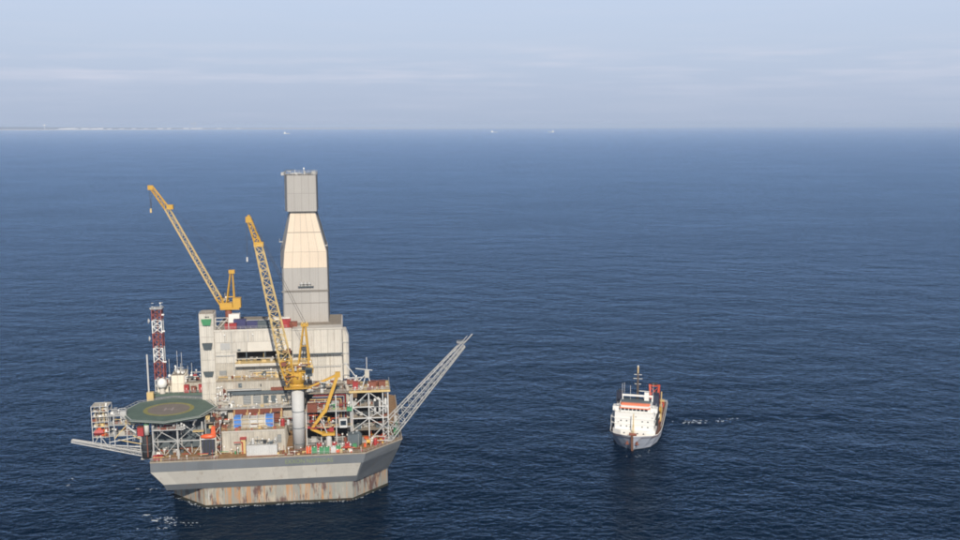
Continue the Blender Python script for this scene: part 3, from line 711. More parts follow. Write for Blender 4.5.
    for k in range(7):
        G.part('pipe', MB().path([(11.6 + k * .7, 10.2, 30 + k * .6), (11.6 + k * .7, 10.2, 37 + k * .9), (16 + k * 1.3, 10.2, 37 + k * .9)], .14), [steel, steel_white, brown, red, cream2, yellow2, navy][k])
        G.part('pipe', MB().path([(12 + k * .5, 12.0 + .2 * k, 40 + .5 * k), (25 + k * .6, 12.0 + .2 * k, 40 + .5 * k), (25 + k * .6, 12.0 + .2 * k, 30)], .16), [steel_white, brown, yellow2, navy, steel, red, cream][k])
modules()

# ------------------------------------------------------------------ roof cargo
rc = [(-21.3, 33, 5.0, 2.6, 3.0, red, 'red container at the left end of the roof row'), (-17.6, 35, 5.2, 2.6, 4.4, navy, 'tall navy container near the left end of the roof row'),
      (-12.2, 36, 5.2, 2.6, 3.2, navy, 'navy container beside the grey one on the roof'), (-7.2, 34, 5.0, 2.6, 3.6, slate, 'slate grey container in the middle of the roof row'),
      (-2.4, 34, 4.6, 2.6, 3.4, hull_grey, 'grey container right of the middle of the roof row'), (2.2, 35, 4.4, 2.6, 3.8, red, 'red container on the roof beside the crane boom'),
      (-1.4, 45, 9.5, 3, 2.6, white, 'long white container at the back of the roof'), (-12, 46, 11, 2.5, 1.4, white, 'low white crate behind the roof containers'),
      (-21.0, 44, 4.6, 3, 5.2, white, 'white cabin on the roof below the yellow crane cab'), (5.8, 33, 3.2, 2.6, 3.0, brown, 'small rust red container behind the main crane boom')]
for u, v, L, D, H, m, lab in rc: container(u, v, 68.16, L, D, H, m, lab, group='containers on the module roof')
bc = [(-17.0, 10.4, 2.9, 4.6, 4.8, blue, 'bright blue container at the left end of the deck house row'), (-13.7, 10.4, 3.0, 4.6, 4.4, cream2, 'pale container next to the left blue one'),
      (-10.4, 10.4, 3.0, 4.6, 4.2, steel_white, 'light grey container in the middle of the deck house row'), (-7.1, 10.4, 2.9, 4.6, 4.4, cream, 'cream container left of the right blue one'),
      (-3.9, 10.4, 3.1, 4.6, 4.8, blue, 'bright blue container at the right end of the deck house row')]
for u, v, L, D, H, m, lab in bc: container(u, v, 30.93, L, D, H, m, lab, group='containers on the deck house roof')
T = Thing('container_guard', 'row of white stanchions and rails in front of the blue containers', 'railing', (-10.5, 7.6, 30.93))
for u in (-18.6, -15.4, -12.1, -8.8, -5.5, -2.2): T.part('stanchion', MB().bar((u, 7.7, 30.9), (u, 7.7, 37.2), .14), steel_white)
for z in (33.0, 34.8): T.part('rail', MB().bar((-18.6, 7.7, z), (-2.2, 7.7, z), .1), yellow2)
T = Thing('tank_skid', 'silver ribbed tank skid on the front deck edge with dark hose net on top', 'tank', (-6.4, 0, 22))
T.part('tank_body', MB().box(-12.6, -.2, -2.2, 1.2, 22.2, 26.6), steel_white)
panels(T, (-12.6, -2.2, 22.3), (-.2, -2.2, 22.3), (-.2, -2.2, 26.5), (-12.6, -2.2, 26.5), 7, 1, steel_white, 'ribbed_sheet', th=.08, ribs=2, rib_h=.2)
clutter(T, -12.2, -.4, -1.8, 1.0, 26.6, 40, ['slate', 'steel', 'dark', 'sw', 'cream2'], 61, 1.5, .4, zh=.8)
T.part('skid', MB().box(-12.8, 0, -2.4, 1.4, 22.0, 22.2), brown)
for i, (u, v, m, lab) in enumerate(((12.6, -1, orange, 'orange gas bottle rack left of the green tanks'), (15.0, -1.6, green, 'first green tote tank from the left on the front deck'), (18.0, -2.2, green, 'second green tote tank from the left on the front deck'),
        (20.2, -2.2, green, 'green tote tank beside the grey one on the front deck'), (22.8, -2.0, steel_white, 'light grey tote tank between the green ones'), (24.8, -1.0, green, 'rightmost green tote tank on the front deck'),
        (16.8, 2.5, red, 'red tote tank behind the green ones, left'), (23.2, 3, red, 'red tote tank behind the green ones, right'), (28.5, 2.0, red, 'red tote tank near the green generator skid'), (31.0, 6, slate, 'dark green grey compressor box on front deck'))):
    T = Thing('tote_tank', lab, 'tank', (u, v, 22), 'coloured tote tanks on the front deck')
    s = 2.0 if i < 9 else 4.2
    T.part('tank_body', MB().box(u - s / 2, u + s / 2, v - s / 2, v + s / 2, 22.2, 22.2 + s * 1.25), m)
    mb = MB()
    for a in (-1, 1):
        for b in (-1, 1): mb.bar((u + a * s * .53, v + b * s * .53, 22), (u + a * s * .53, v + b * s * .53, 22.4 + s * 1.25), .07)
    T.part('cage', mb, steel)
    T.part('cap', MB().lathe([(.3, 0), (.25, .2)], 8, (u, v, 22.2 + s * 1.25)), white)

# ------------------------------------------------------------------ cranes
pedestal_m = mat('pedestal_paint', (0.50, 0.49, 0.47), 0.75, var=0.1, rust=0.08)
def crane_main():
    T = Thing('pedestal_crane', 'large yellow lattice boom crane on a pale round pedestal at the front of the platform', 'crane', (8.4, 5, 22))
    cy = lambda prof, z, n=18: MB().lathe(prof, n, (8.4, 5, z))
    T.part('pedestal', cy([(2.55, 0), (2.55, 26)], 22, 24), pedestal_m, smooth=True)
    for z in (24.5, 31.4, 38.5): T.part('band', cy([(2.7, 0), (2.7, .25)], z), slate)
    T.part('slew_ring', cy([(2.2, 0), (2.9, .8), (3.3, 2.2), (3.3, 3.0)], 47.6), yellow, smooth=True)
    T.part('slew_drum', cy([(3.1, 0), (3.1, 4.6), (2.8, 5.2)], 50.2), yellow, smooth=True)
    T.part('machinery_deck', MB().box(4.2, 15.2, 2.6, 9, 55.2, 55.7), yellow)
    T.part('machinery_house', MB().box(7, 14.6, 4.4, 8.6, 55.7, 59.5), yellow2)
    cab = T.part('cab', MB().box(12.0, 14.8, 1.8, 4.3, 54.0, 57.4), slate)
    T.part('cab_window', MB().box(12.2, 14.6, 1.68, 1.8, 55.2, 57.0), glass, cab)
    T.part('gallery', MB().box(3.4, 14.4, .9, 2.4, 49.0, 49.25), yellow)
    railing(T, [(3.4, .95, 49.25), (14.4, .95, 49.25)], m=yellow, r=.08)
    railing(T, [(4.2, 2.6, 55.7), (15.2, 2.6, 55.7)], m=yellow, r=.08)
    clutter(T, 4.4, 14.8, 2.2, 5, 55.7, 44, ['yellow', 'yellow2', 'dark', 'steel', 'brown'], 71, 1.8, .5, zh=2)
    clutter(T, 3.6, 13, 1, 4, 49.3, 26, ['yellow', 'brown', 'dark', 'yellow2'], 72, 1.4, .4, zh=5)
    # A-frame
    for p, q, r in (((8.6, 3.6, 55.5), (11.6, 5, 75.2), .34), ((13.6, 3.6, 55.5), (12.4, 5, 75.2), .42), ((9.0, 8.4, 55.5), (11.8, 5.4, 75.2), .28), ((14, 8.4, 55.5), (12.5, 5.4, 75.2), .28)):
        T.part('a_frame_leg', MB().bar(p, q, r, 6), yellow)
    for z, a, b in ((61, 9.5, 13.3), (66.5, 10.3, 13.0), (71, 11, 12.7)): T.part('cross_tie', MB().bar((a, 4.2, z), (b, 4.2, z), .2), yellow)
    T.part('mast_head', MB().box(10.6, 13.6, 4.2, 6.2, 74.6, 76.0), yellow)
    for u in (11.2, 12.8): T.part('sheave', MB().lathe([(.7, 0), (.7, .3)], 10, (0, 0, 0)).xf(lambda p: (u + p[2], 4 + p[0], 76.2 + p[1])), yellow2)
    # boom: foot widening, lattice, head bending left
    foot = Vector((4.6, 3.6, 51.5)); mid = Vector((4.15, 3.2, 62)); hip = Vector((-5.1, 1.0, 109.5)); tip = Vector((-8.3, .4, 119.8))
    foot = Vector((6.0, 3.4, 51.0)); mid = Vector((3.9, 3.0, 61))
    lattice(T, foot, mid, 3.6, 4.7, 2.0, 2.8, 3, yellow, (1, 0, 0), .3, .2)
    lattice(T, mid, hip, 4.7, 2.8, 3.0, 2.2, 14, yellow2, (1, 0, 0), .27, .15)
    lattice(T, hip, tip, 2.4, 1.5, 1.8, 1.2, 4, yellow, (1, 0, 0), .26, .18)
    T.part('boom_head', MB().box(-9.6, -7.4, -.4, 1.4, 118.6, 120.9).box(-8.8, -7.9, -.4, 1.4, 120.9, 121.6), yellow)
    T.part('boom_walkway', MB().box(-6.8, -3.0, -.2, 1.8, 108.8, 110.6), yellow)
    clutter(T, 3.0, 6.4, 1.2, 3.0, 58, 12, ['dark', 'brown', 'yellow'], 73, 1.6, .5, zh=7)
    pend = MB()
    for d in (-.5, .5): pend.bar((12.1 + d, 5, 76), (-7.6 + d * .6, .6, 120.4), .10)
    T.part('pendant', pend, rope)
    T.part('hoist_rope', MB().bar((-9.3, .4, 119), (-9.6, .4, 104.6), .10), rope)
    T.part('hook_block', MB().box(-9.9, -9.3, .1, .6, 102.8, 104.6), steel_white)
crane_main()

def crane_back():
    T = Thing('roof_crane', 'yellow lattice boom crane on the roof at the left end of the module block', 'crane', (-23.6, 45, 68))
    T.part('pedestal', MB().lathe([(1.5, 0), (1.5, 7.4)], 14, (-23.6, 45, 68)), brown, smooth=True)
    T.part('slew_platform', MB().box(-27, -18.6, 43, 48, 75.2, 76.1), yellow)
    cab = T.part('cab', MB().box(-21.4, -17.9, 43.0, 46.8, 76.1, 80.3), yellow)
    T.part('cab_window', MB().box(-21.6, -21.4, 43.4, 46, 77.6, 79.6), glass, cab)
    T.part('machinery_house', MB().box(-27.2, -21.7, 43.4, 47.5, 76.1, 78.2), yellow)
    for p, q in (((-24.6, 43.6, 76), (-22.1, 45, 92)), ((-20.8, 43.6, 76), (-21.2, 45, 92)), ((-24.4, 47.4, 76), (-22, 45.6, 92)), ((-20.8, 47.4, 76), (-21.2, 45.6, 92))):
        T.part('a_frame_leg', MB().bar(p, q, .3, 5), yellow)
    T.part('cross_tie', MB().bar((-23.9, 43.8, 81), (-20.9, 43.8, 81), .28), yellow)
    T.part('mast_head', MB().box(-22.8, -20.2, 44.2, 46, 91.4, 93), yellow)
    clutter(T, -27, -18.4, 43.2, 46, 78.3, 10, ['yellow', 'yellow2', 'dark'], 75, 1.3, .4, zh=1.5)
    foot = Vector((-25.2, 45, 75.4)); hip = Vector((-48.2, 45, 121)); tip = Vector((-54.4, 45, 130.4))
    k1 = foot.lerp(hip, .12)
    lattice(T, foot, k1, 1.5, 2.3, 1.6, 2, 2, yellow, (1, 0, .5), .26, .16)
    lattice(T, k1, hip, 2.3, 1.9, 2.0, 1.8, 15, yellow2, (1, 0, .5), .2, .11)
    lattice(T, hip, tip, 1.9, 1.4, 1.6, 1.2, 4, yellow, (1, 0, .5), .22, .15)
    T.part('boom_walkway', MB().box(-48.2, -45.4, 44, 46, 120.6, 122.6), yellow)
    T.part('boom_head', MB().box(-55.8, -53.6, 44.3, 45.7, 129.2, 131.2), yellow)
    T.part('pendant', MB().bar((-21.4, 45, 92.8), (-46.5, 45, 122), .05), rope)
    T.part('hoist_rope', MB().bar((-55.2, 45, 129.6), (-55.0, 45, 121), .12).bar((-54.2, 45, 129.2), (-54.9, 45, 121), .10), rope)
    T.part('hook_block', MB().box(-55.4, -54.7, 44.7, 45.3, 119.2, 121), yellow2)
    B = Thing('crane_base_frame', 'cream braced steel frame on the roof edge below the roof crane', 'frame', (-24.8, 32, 68))
    for u in (-27.6, -22): B.part('post', MB().bar((u, 31, 68), (u, 31, 74), .22), cream)
    for a, b in (((-27.6, 31, 74), (-22, 31, 74)), ((-27.6, 31, 68), (-22, 31, 74)), ((-27.6, 31, 71), (-24.8, 31, 68)), ((-27.6, 31, 72.5), (-22, 31, 72.5))): B.part('brace', MB().bar(a, b, .18), cream)
crane_back()

def crane_knuckle():
    T = Thing('knuckle_crane', 'yellow folding knuckle crane bent over the process decks right of the main crane', 'crane', (17, 8, 22))
    T.part('pedestal', MB().lathe([(1.2, 0), (1.2, 5.5)], 12, (20.8, 6.5, 22)), steel_white)
    def arm(p, q, a, b, name): T.part(name, MB().bar(p, q, a, 4, b), yellow)
    arm((12.6, 7, 47.8), (25.0, 7, 53.0), .35, .75, 'jib'); arm((25.2, 7, 53.2), (19.4, 7, 37.0), .9, 1.0, 'main_arm')
    arm((19.4, 7, 37.6), (13.4, 6.4, 29.8), 1.0, .7, 'lower_arm'); arm((13.6, 6.4, 30), (21.0, 6.4, 26.4), .7, .8, 'base_arm')
    T.part('elbow', MB().box(24.0, 26.2, 6.2, 7.8, 52.0, 54.2), yellow); T.part('ram', MB().bar((22.8, 6, 49.6), (17.4, 6, 50.3), .22, 6), steel_white)
    T.part('ram', MB().bar((17.6, 5.6, 34.5), (20.4, 5.6, 27.4), .2, 6), steel_white)
    T.part('slew_platform', MB().box(18, 23.4, 4.6, 8.4, 27.2, 28.2), yellow)
    clutter(T, 12.5, 23, 5.4, 7, 28.2, 22, ['yellow', 'yellow2', 'red', 'dark', 'orange'], 77, 1.6, .5, zh=6)
    T2 = Thing('service_container', 'red brown service cabin beside the yellow folding crane', 'cabin', (13.6, 9, 36.8))
    T2.part('shell', MB().box(12, 16.2, 7.0, 9.8, 36.85, 40.4), brown); panels(T2, (12, 7, 36.9), (16.2, 7, 36.9), (16.2, 7, 40.3), (12, 7, 40.3), 2, 1, brown, ribs=3)
    T3 = Thing('control_cabin', 'small pale green cabin with bright front beside the steel tower', 'cabin', (26.5, 7, 30))
    T3.part('shell', MB().box(25.4, 28.6, 6.4, 8.8, 29.9, 33.6), steel_white); T3.part('window', MB().box(25.8, 28.2, 6.25, 6.4, 31, 33), glass)
crane_knuckle()

# ------------------------------------------------------------------ helideck and what it stands on
HC = (-46.3, 16.8)
def helideck():
    T = Thing('helideck', 'green octagonal helideck with worn centre, yellow circle and white netted edge', 'helideck', (HC[0], HC[1], 22))
    def oc(r, z, a0=0.0, n=8): return [(HC[0] + r * math.cos(2 * math.pi * k / n + a0), HC[1] + .94 * r * math.sin(2 * math.pi * k / n + a0), z) for k in range(n)]
    A0 = R(4)
    T.part('deck_slab', MB().loft([oc(19.0, 36.9, A0), oc(19.6, 37.3, A0), oc(19.6, 38.0, A0)]), teal)
    T.part('worn_centre', MB().add(oc(8.8, 38.004, 0, 40), [tuple(range(40))]), rose)
    def annulus(r0, r1, z, name, m, n=40):
        T.part(name, MB().add(oc(r0, z, 0, n) + oc(r1, z, 0, n), [(k, n + k, n + (k + 1) % n, (k + 1) % n) for k in range(n)]), m)
    annulus(8.6, 10.4, 38.008, 'aiming_circle', ring_m)
    mb = MB(); e = oc(18.9, 38.006, A0); f = oc(19.3, 38.006, A0)
    mb.add(e + f, [(k, 8 + k, 8 + (k + 1) % 8, (k + 1) % 8) for k in range(8)]); T.part('edge_line', mb, steel_white)
    mb = MB(); z = 38.012; cx, cy = HC
    for a in (-1, 1): mb.add([(cx + a * 1.5 - .35, cy - 2.2, z), (cx + a * 1.5 + .35, cy - 2.2, z), (cx + a * 1.5 + .35, cy + 2.2, z), (cx + a * 1.5 - .35, cy + 2.2, z)], [(0, 1, 2, 3)])
    mb.add([(cx - 1.15, cy - .35, z), (cx + 1.15, cy - .35, z), (cx + 1.15, cy + .35, z), (cx - 1.15, cy + .35, z)], [(0, 1, 2, 3)])
    T.part('letter_h', mb, mat('worn_letter', (0.27, 0.225, 0.215), .8, var=.4, scale=1.0))
    # safety net sloping out, with its frame
    o0, o1 = oc(19.6, 37.7, A0), oc(21.2, 38.1, A0)
    for k in range(8):
        a, b, c, d = o0[k], o0[(k + 1) % 8], o1[(k + 1) % 8], o1[k]
        mb = MB(); mb.bar(d, c, .10)
        for j in range(7):
            t = j / 6; mb.bar(Vector(a).lerp(Vector(b), t), Vector(d).lerp(Vector(c), t), .06)
        T.part('safety_net', mb, steel)
    # under-deck girders, legs with X bracing down to the platform deck
    for v in (6, 12, 18, 24, 30): T.part('girder', MB().box(HC[0] - 17 + abs(v - 17) * .35, HC[0] + 17 - abs(v - 17) * .35, v - .25, v + .25, 35.7, 36.95), steel)
    for u in (-58, -50, -42, -34): T.part('girder', MB().box(u - .25, u + .25, 2, 31, 34.9, 35.65), steel)
    F = 3.4
    for u in (-50.6, -40.8, -30.8):  # legs and braces in darker steel: shade under the deck put into colour
        T.part('leg', MB().bar((u, F, 22), (u, F, 36),   .36, 6), steel); T.part('leg', MB().bar((u, 12, 22), (u, 12, 36), .3, 6), steel)
        T.part('footing', MB().lathe([(.9, 0), (.6, 2.2)], 8, (u, F, 22)), steel)
    T.part('beam', MB().bar((-50.6, F, 28.2), (-30.8, F, 28.2), .28), steel)
    for a, b in (((-50.4, 28.4), (-44.4, 34.8)), ((-30.8, 29), (-38, 35)), ((-40.8, 28.2), (-48.5, 33)), ((-40.8, 28.2), (-33.6, 34.4)), ((-40.8, 28.2), (-46, 22.2)), ((-40.8, 28.2), (-35.8, 22.2)), ((-50.6, 27.8), (-46.8, 22.4)), ((-30.8, 27.6), (-34.4, 22.4))):
        T.part('brace', MB().bar((a[0], F, a[1]), (b[0], F, b[1]), .17), steel)
    T.part('landing', MB().box(-34.4, -30, 1.8, 4, 32.2, 32.5), yellow2)
    railing(T, [(-34.4, 1.9, 32.5), (-30, 1.9, 32.5)])
    T.part('catwalk', MB().box(-50.6, -38, 2.2, 4, 33.2, 33.45), steel_white)
    railing(T, [(-50.6, 2.3, 33.45), (-38, 2.3, 33.45)])
    clutter(T, -49, -41, 2.6, 3.8, 33.5, 16, ['brown', 'red', 'cream2'], 81, 1.8, .8)
    clutter(T, -41, -36.5, 2.4, 3.6, 33.3, 14, ['sw', 'steel', 'white'], 82, 1.0, .3, zh=1.5)
    # living quarters below
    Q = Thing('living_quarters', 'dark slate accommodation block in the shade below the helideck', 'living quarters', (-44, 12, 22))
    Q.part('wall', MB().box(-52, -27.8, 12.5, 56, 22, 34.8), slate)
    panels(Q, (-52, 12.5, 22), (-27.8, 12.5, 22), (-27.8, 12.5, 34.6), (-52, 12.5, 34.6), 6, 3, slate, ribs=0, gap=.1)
    for k in range(5):
        for j in range(3): Q.part('window', MB().box(-50 + k * 4.2, -48.9 + k * 4.2, 12.25, 12.4, 24 + j * 4.2, 25.1 + j * 4.2), glass)
    clutter(Q, -50, -30, 4.5, 8, 22, 30, ['steel', 'sw', 'cream2', 'brown', 'slate'], 83, 1.8, .5)
    Q.part('roof', MB().box(-58, -28, 32, 58, 34.8, 35.3), slate)
    # upper quarters behind the helideck
    U = Thing('upper_quarters', 'bright cream upper quarters and radio house behind the helideck', 'quarters', (-46, 40, 35.3))
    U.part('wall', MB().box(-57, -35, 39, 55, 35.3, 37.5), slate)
    U.part('wall', MB().box(-57, -35, 39, 55, 37.51, 38.6), teal)
    block(U, -49.2, -43.9, 41, 52, 38.6, 46.4, 2, 2, bright_cream)
    block(U, -55.6, -49.4, 42, 52, 38.6, 41.4, 2, 1, bright_cream)
    block(U, -43.7, -36.5, 43, 52, 38.6, 42.2, 2, 1, cream2)
    door(U, -50.8, -49.8, 41.9, 38.6, 41.2, dark)
    railing(U, [(-57, 39.2, 38.6), (-35, 39.2, 38.6)], m=steel_white)
    clutter(U, -55.5, -49.5, 43, 50, 41.5, 36, ['sw', 'cream2', 'white', 'brown'], 84, 1.5, .4)
    clutter(U, -49, -44, 42, 50, 46.6, 20, ['white', 'cream2', 'sw'], 85, 1.1, .4)
    clutter(U, -43.5, -36.8, 42.5, 50, 42.3, 34, ['slate', 'cream2', 'brown', 'red', 'white', 'steel'], 86, 2.0, .5, zh=2.0)
    for u, h in ((-46.9, 10.5), (-45.0, 9.8), (-50.5, 7), (-40.7, 4.8), (-42.5, 3.6)): U.part('whip_antenna', MB().bar((u, 44, 44 if u < -50 or u > -43.9 else 46.4), (u, 44, 46.4 + h), .09, 4), steel_white)
    for u, v, z, r_ in ((-46.4, 43.4, 47.3, .8), (-50.6, 44, 45.6, .7), (-41.0, 44, 45.4, .7), (-43.9, 43.2, 43.2, 1.1)): U.part('dome_antenna', MB().lathe([(r_ * .5, -r_ * 1.2), (r_ * .8, -r_ * .6), (r_, 0), (r_ * .7, r_ * .7), (.05, r_)], 12, (u, v, z)), white, smooth=True)
    for i, (u, m, lab) in enumerate(((-42.7, red, 'left red foam cabinet behind the helideck'), (-39.6, brown, 'dull red brown cabinet between the two bright red ones behind the helideck'), (-36.3, red, 'right red foam cabinet behind the helideck, beside the stair tower'))):
        X = Thing('fire_cabinet', lab, 'cabinet', (u, 38, 38.01), 'red cabinets behind the helideck')
        X.part('shell', MB().box(u - 1.05, u + 1.05, 39.4, 41, 38.65, 41.9 - (i == 1) * .8), m); X.part('lid', MB().box(u - 1.15, u + 1.15, 39.3, 41.1, 41.9 - (i == 1) * .8, 42.1 - (i == 1) * .8), m)
        X.part('handle', MB().box(u - .1, u + .1, 39.25, 39.4, 40, 40.8), white)
    G = Thing('satellite_dome', 'white satellite radome on a short stand at the foot of the red and white mast', 'radome', (-52.6, 40, 38.6))
    G.part('stand', MB().lathe([(1.3, 0), (.9, 2.9)], 10, (-53.2, 40, 38.65)), cream)
    G.part('dome', MB().lathe([(1.3, -2.0), (2.0, -1.2), (2.25, 0), (2.0, 1.1), (1.3, 1.9), (.6, 2.3), (.03, 2.42)], 20, (-53.2, 40, 43.2)), white, smooth=True)
    # red and white lattice mast
    M_ = Thing('lattice_mast', 'red and white banded lattice radio mast behind the helideck', 'mast', (-54, 46, 35.3))
    z0, z1, c0, hw = 38.6, 77.0, (-54.8, 45.5), 2.0
    bands = [(38.6, 44.1, steel_white), (44.1, 52.0, mast_red), (52.0, 58.6, white), (58.6, 65.4, mast_red), (65.4, 71.2, white), (71.2, 76.3, mast_red)]
    for lo, hi, m in bands:
        for a in (-1, 1):
            for b in (-1, 1): M_.part('chord', MB().bar((c0[0] + a * hw, c0[1] + b * hw, lo), (c0[0] + a * hw, c0[1] + b * hw, hi), .24), m)
        n = 2; mb = MB()
        for k in range(n):
            za, zb = lo + (hi - lo) * k / n, lo + (hi - lo) * (k + 1) / n
            for (ax, ay, bx, by) in ((-1, -1, 1, -1), (1, -1, 1, 1), (1, 1, -1, 1), (-1, 1, -1, -1)):
                A = lambda z: (c0[0] + ax * hw, c0[1] + ay * hw, z); B_ = lambda z: (c0[0] + bx * hw, c0[1] + by * hw, z)
                mb.bar(A(za), B_(zb), .13).bar(B_(za), A(zb), .13).bar(A(zb), B_(zb), .12)
        M_.part('bracing', mb, m)
    M_.part('top_platform', MB().box(c0[0] - 2.6, c0[0] + 2.6, c0[1] - 2.6, c0[1] + 2.6, 76.3, 76.6), steel)
    M_.part('cable_ladder', MB().box(c0[0] - .3, c0[0] + .3, c0[1] - .3, c0[1] + .3, 38.6, 76.2), brown)
    clutter(M_, c0[0] - 2.6, c0[0] + 2.4, c0[1] - 2.4, c0[1] + 1, 76.6, 7, ['white', 'sw', 'steel'], 88, .9, .3)
    for z in (71, 63): M_.part('dish', MB().lathe([(.1, 0), (1.1, .5), (1.15, .6)], 12).xf(lambda p: (c0[0] - 2.9 - p[2], c0[1] - 2 + p[0], z + p[1])), white)
    for z, s in ((66, 1), (73.5, 1), (52, 1)): M_.part('floodlight', MB().box(c0[0] + 2.3, c0[0] + 3.4, c0[1] - 2.6, c0[1] - 2, z, z + .6), white)
    P = Thing('flagpole', 'thin pale grey pole standing left of the lattice mast', 'pole', (-57.7, 36, 35.3))
    P.part('shaft', MB().bar((-58.2, 36, 34), (-58.2, 36, 57.5), .34, 8), steel_white); P.part('base', MB().box(-59, -56.2, 35, 37, 34, 40.5), yellow2)
helideck()

# ------------------------------------------------------------------ left side: platform arm, lifeboat frame
def left_side():
    T = Thing('stair_cage', 'open white steel cage tower with pale and red gear inside, hung off the left side', 'steel tower', (-73, 14, 27))
    zs = [25.9, 28.4, 30.6, 32.8, 35, 37.2, 39.4, 41.6]
    frame(T, -76.6, -69.9, 12, 18, zs, [-76.6, -69.9], steel_white, .16, diag=False)
    for u in (-75, -73.3, -71.6): T.part('post', MB().bar((u, 12, 28), (u, 12, 39.6), .09), yellow2)
    for z in zs[1:]:
        T.part('deck_plate', MB().box(-76.4, -70.1, 12.2, 17.8, z - .15, z), cream2)
        if z < 41: clutter(T, -76, -70.4, 12.2, 14.5, z, 18, ['cream2', 'yellow2', 'sw', 'brown', 'white', 'cream'], int(z), 1.3, .5)
    clutter(T, -76, -72, 12.2, 14, 29, 10, ['red', 'orange', 'brown'], 90, 2.0, .9, kinds=('box', 'drum'))
    L = Thing('rescue_craft', 'bright red rescue craft stowed low in the white steel cage', 'boat', (-73, 12, 29))
    L.part('hull', MB().loft([[(-75.4 + abs(s) * .0, 11.2 + .9 * (1 - a), 29.0 + (a == 0) * .0 + .2), (-72.2, 11.2 + .9 * (1 - a), 29.2), (-72.2, 13.0, 29.2), (-75.4, 13.0, 29.2)] for s, a in ((0, 0),)] +
        [[(-75.9, 10.8, 30.6), (-71.8, 10.8, 30.6), (-71.8, 13.2, 30.6), (-75.9, 13.2, 30.6)], [(-75.2, 11.4, 31.8), (-72.4, 11.4, 31.8), (-72.4, 12.8, 31.8), (-75.2, 12.8, 31.8)]]), red)
    L.part('canopy', MB().box(-74.4, -73, 11.7, 12.6, 31.8, 32.4), orange)
    # struts below the cage
    for a, b in (((-76, 12, 25.9), (-74, 12, 29)), ((-73.3, 12, 24.2), (-73.3, 12, 29)), ((-69.9, 12, 22.8), (-69.9, 12, 29)), ((-70.5, 12, 24), (-73, 12, 28))): T.part('brace', MB().bar(a, b, .16), steel_white)
    B = Thing('loading_arm', 'long thin truss walkway reaching out over the sea on the left', 'walkway', (-56, 12, 20))
    p, q = Vector((-56.4, 12.6, 20.4)), Vector((-85.2, 12.6, 27.2))
    lattice(B, p, q, 2.6, 1.4, 1.7, 1.0, 14, steel_white, (0, 1, 0), .15, .09)
    B.part('walkway_grating', MB().loft([[p + Vector((0, -1.1, .2)), p + Vector((0, 1.1, .2)), p + Vector((0, 1.1, .35)), p + Vector((0, -1.1, .35))], [q + Vector((0, -.6, .2)), q + Vector((0, .6, .2)), q + Vector((0, .6, .35)), q + Vector((0, -.6, .35))]]), steel)
    B.part('support_beam', MB().bar((-51, 14, 22.5), (-60, 12.5, 23.6), .35).bar((-60, 12.5, 23.6), (-69.5, 12.5, 24.6), .25), steel_white)
    K = Thing('access_bridge', 'cluttered grey steel bridge between the white cage and the helideck corner', 'bridge', (-63, 12, 28))
    for z in (29.0, 33.6, 37.6): K.part('deck_plate', MB().box(-69.8, -56.5 - (z > 35) * 6, 10.5, 19, z, z + .25), steel)
    for u in (-67.5, -62.5, -57.4): K.part('post', MB().bar((u, 10.8, 24 if u < -58 else 22), (u, 10.8, 37.6), .2), steel_white)
    for a, b in (((-67.5, 28), (-62.5, 33.6)), ((-62.5, 33.6), (-57.4, 29.2)), ((-62, 32.6), (-55, 27)), ((-69.8, 26.5), (-57, 28.6)), ((-52, 25), (-60, 29)), ((-52, 24), (-66, 27.5))): K.part('brace', MB().bar((a[0], 10.5, a[1]), (b[0], 10.5, b[1]), .22), steel_white if b[0] > -60 else yellow2)
    for z, u1 in ((29.25, -56.5), (33.85, -56.5), (37.85, -62.5)): railing(K, [(-69.8, 10.6, z), (u1, 10.6, z)], m=steel_white)
    clutter(K, -69.5, -57, 11, 14, 29.3, 48, ['steel', 'sw', 'slate', 'cream2', 'brown', 'dark'], 91, 2.0, .5)
    clutter(K, -69.5, -57, 11, 14, 33.9, 48, ['steel', 'slate', 'yellow2', 'cream2', 'brown', 'sw'], 92, 2.0, .5)
    clutter(K, -69.5, -62.8, 11, 15, 37.9, 9, ['sw', 'steel', 'white'], 93, 1.2, .4)
    clutter(K, -62, -52, 11, 16, 24.5, 26, ['steel', 'slate', 'sw', 'dark', 'brown'], 94, 2.0, .5, zh=5)
    K.part('head_box', MB().box(-64.6, -62.2, 9.8, 12, 36.6, 39.8), steel)
    for i, (u, z, m, lab) in enumerate(((-61.2, 34.0, yellow2, 'tan winch housing on the bridge left of the helideck'),)):
        X = Thing('winch', lab, 'winch', (u, 12, z)); X.part('drum', MB().lathe([(1.5, -1), (1.5, -.8), (1.1, -.8), (1.1, .8), (1.5, .8), (1.5, 1)], 14).xf(lambda p: (u + p[2], 11.6 + p[0], z + 1.7 + p[1])), brown)
        X.part('frame', MB().box(u - 1.7, u - 1.2, 10.5, 13, z, z + 2.4).box(u + 1.2, u + 1.7, 10.5, 13, z, z + 2.4), yellow2)
    # dark column with the pale vertical tank beside the helideck
    C_ = Thing('dark_column', 'dark round storage column at the left corner of the deck', 'tank', (-53.8, 6, 22))
    C_.part('column_shell', MB().lathe([(2.1, -1), (2.1, 8.0), (1.6, 8.9)], 16, (-53.6, 5.4, 22)), dark, smooth=True)
    for z in (24, 27): C_.part('band', MB().lathe([(2.2, 0), (2.2, .3)], 16, (-53.6, 5.4, z)), slate)
    C_.part('bracket', MB().box(-52, -50.4, 4.4, 6.4, 21.4, 22.0).box(-56, -51, 4, 7, 20.6, 21.0), steel)
    V_ = Thing('pale_tank', 'small pale cream vertical tank under the front left helideck edge', 'tank', (-52.6, 3, 31))
    V_.part('tank_body', MB().lathe([(1.0, 0), (1.0, 4.2), (.6, 4.8)], 14, (-52.8, 2.8, 31.6)), cream, smooth=True)
    V_.part('tank_lid', MB().lathe([(1.15, 0), (1.15, .35)], 14, (-52.8, 2.8, 35.9)), green)
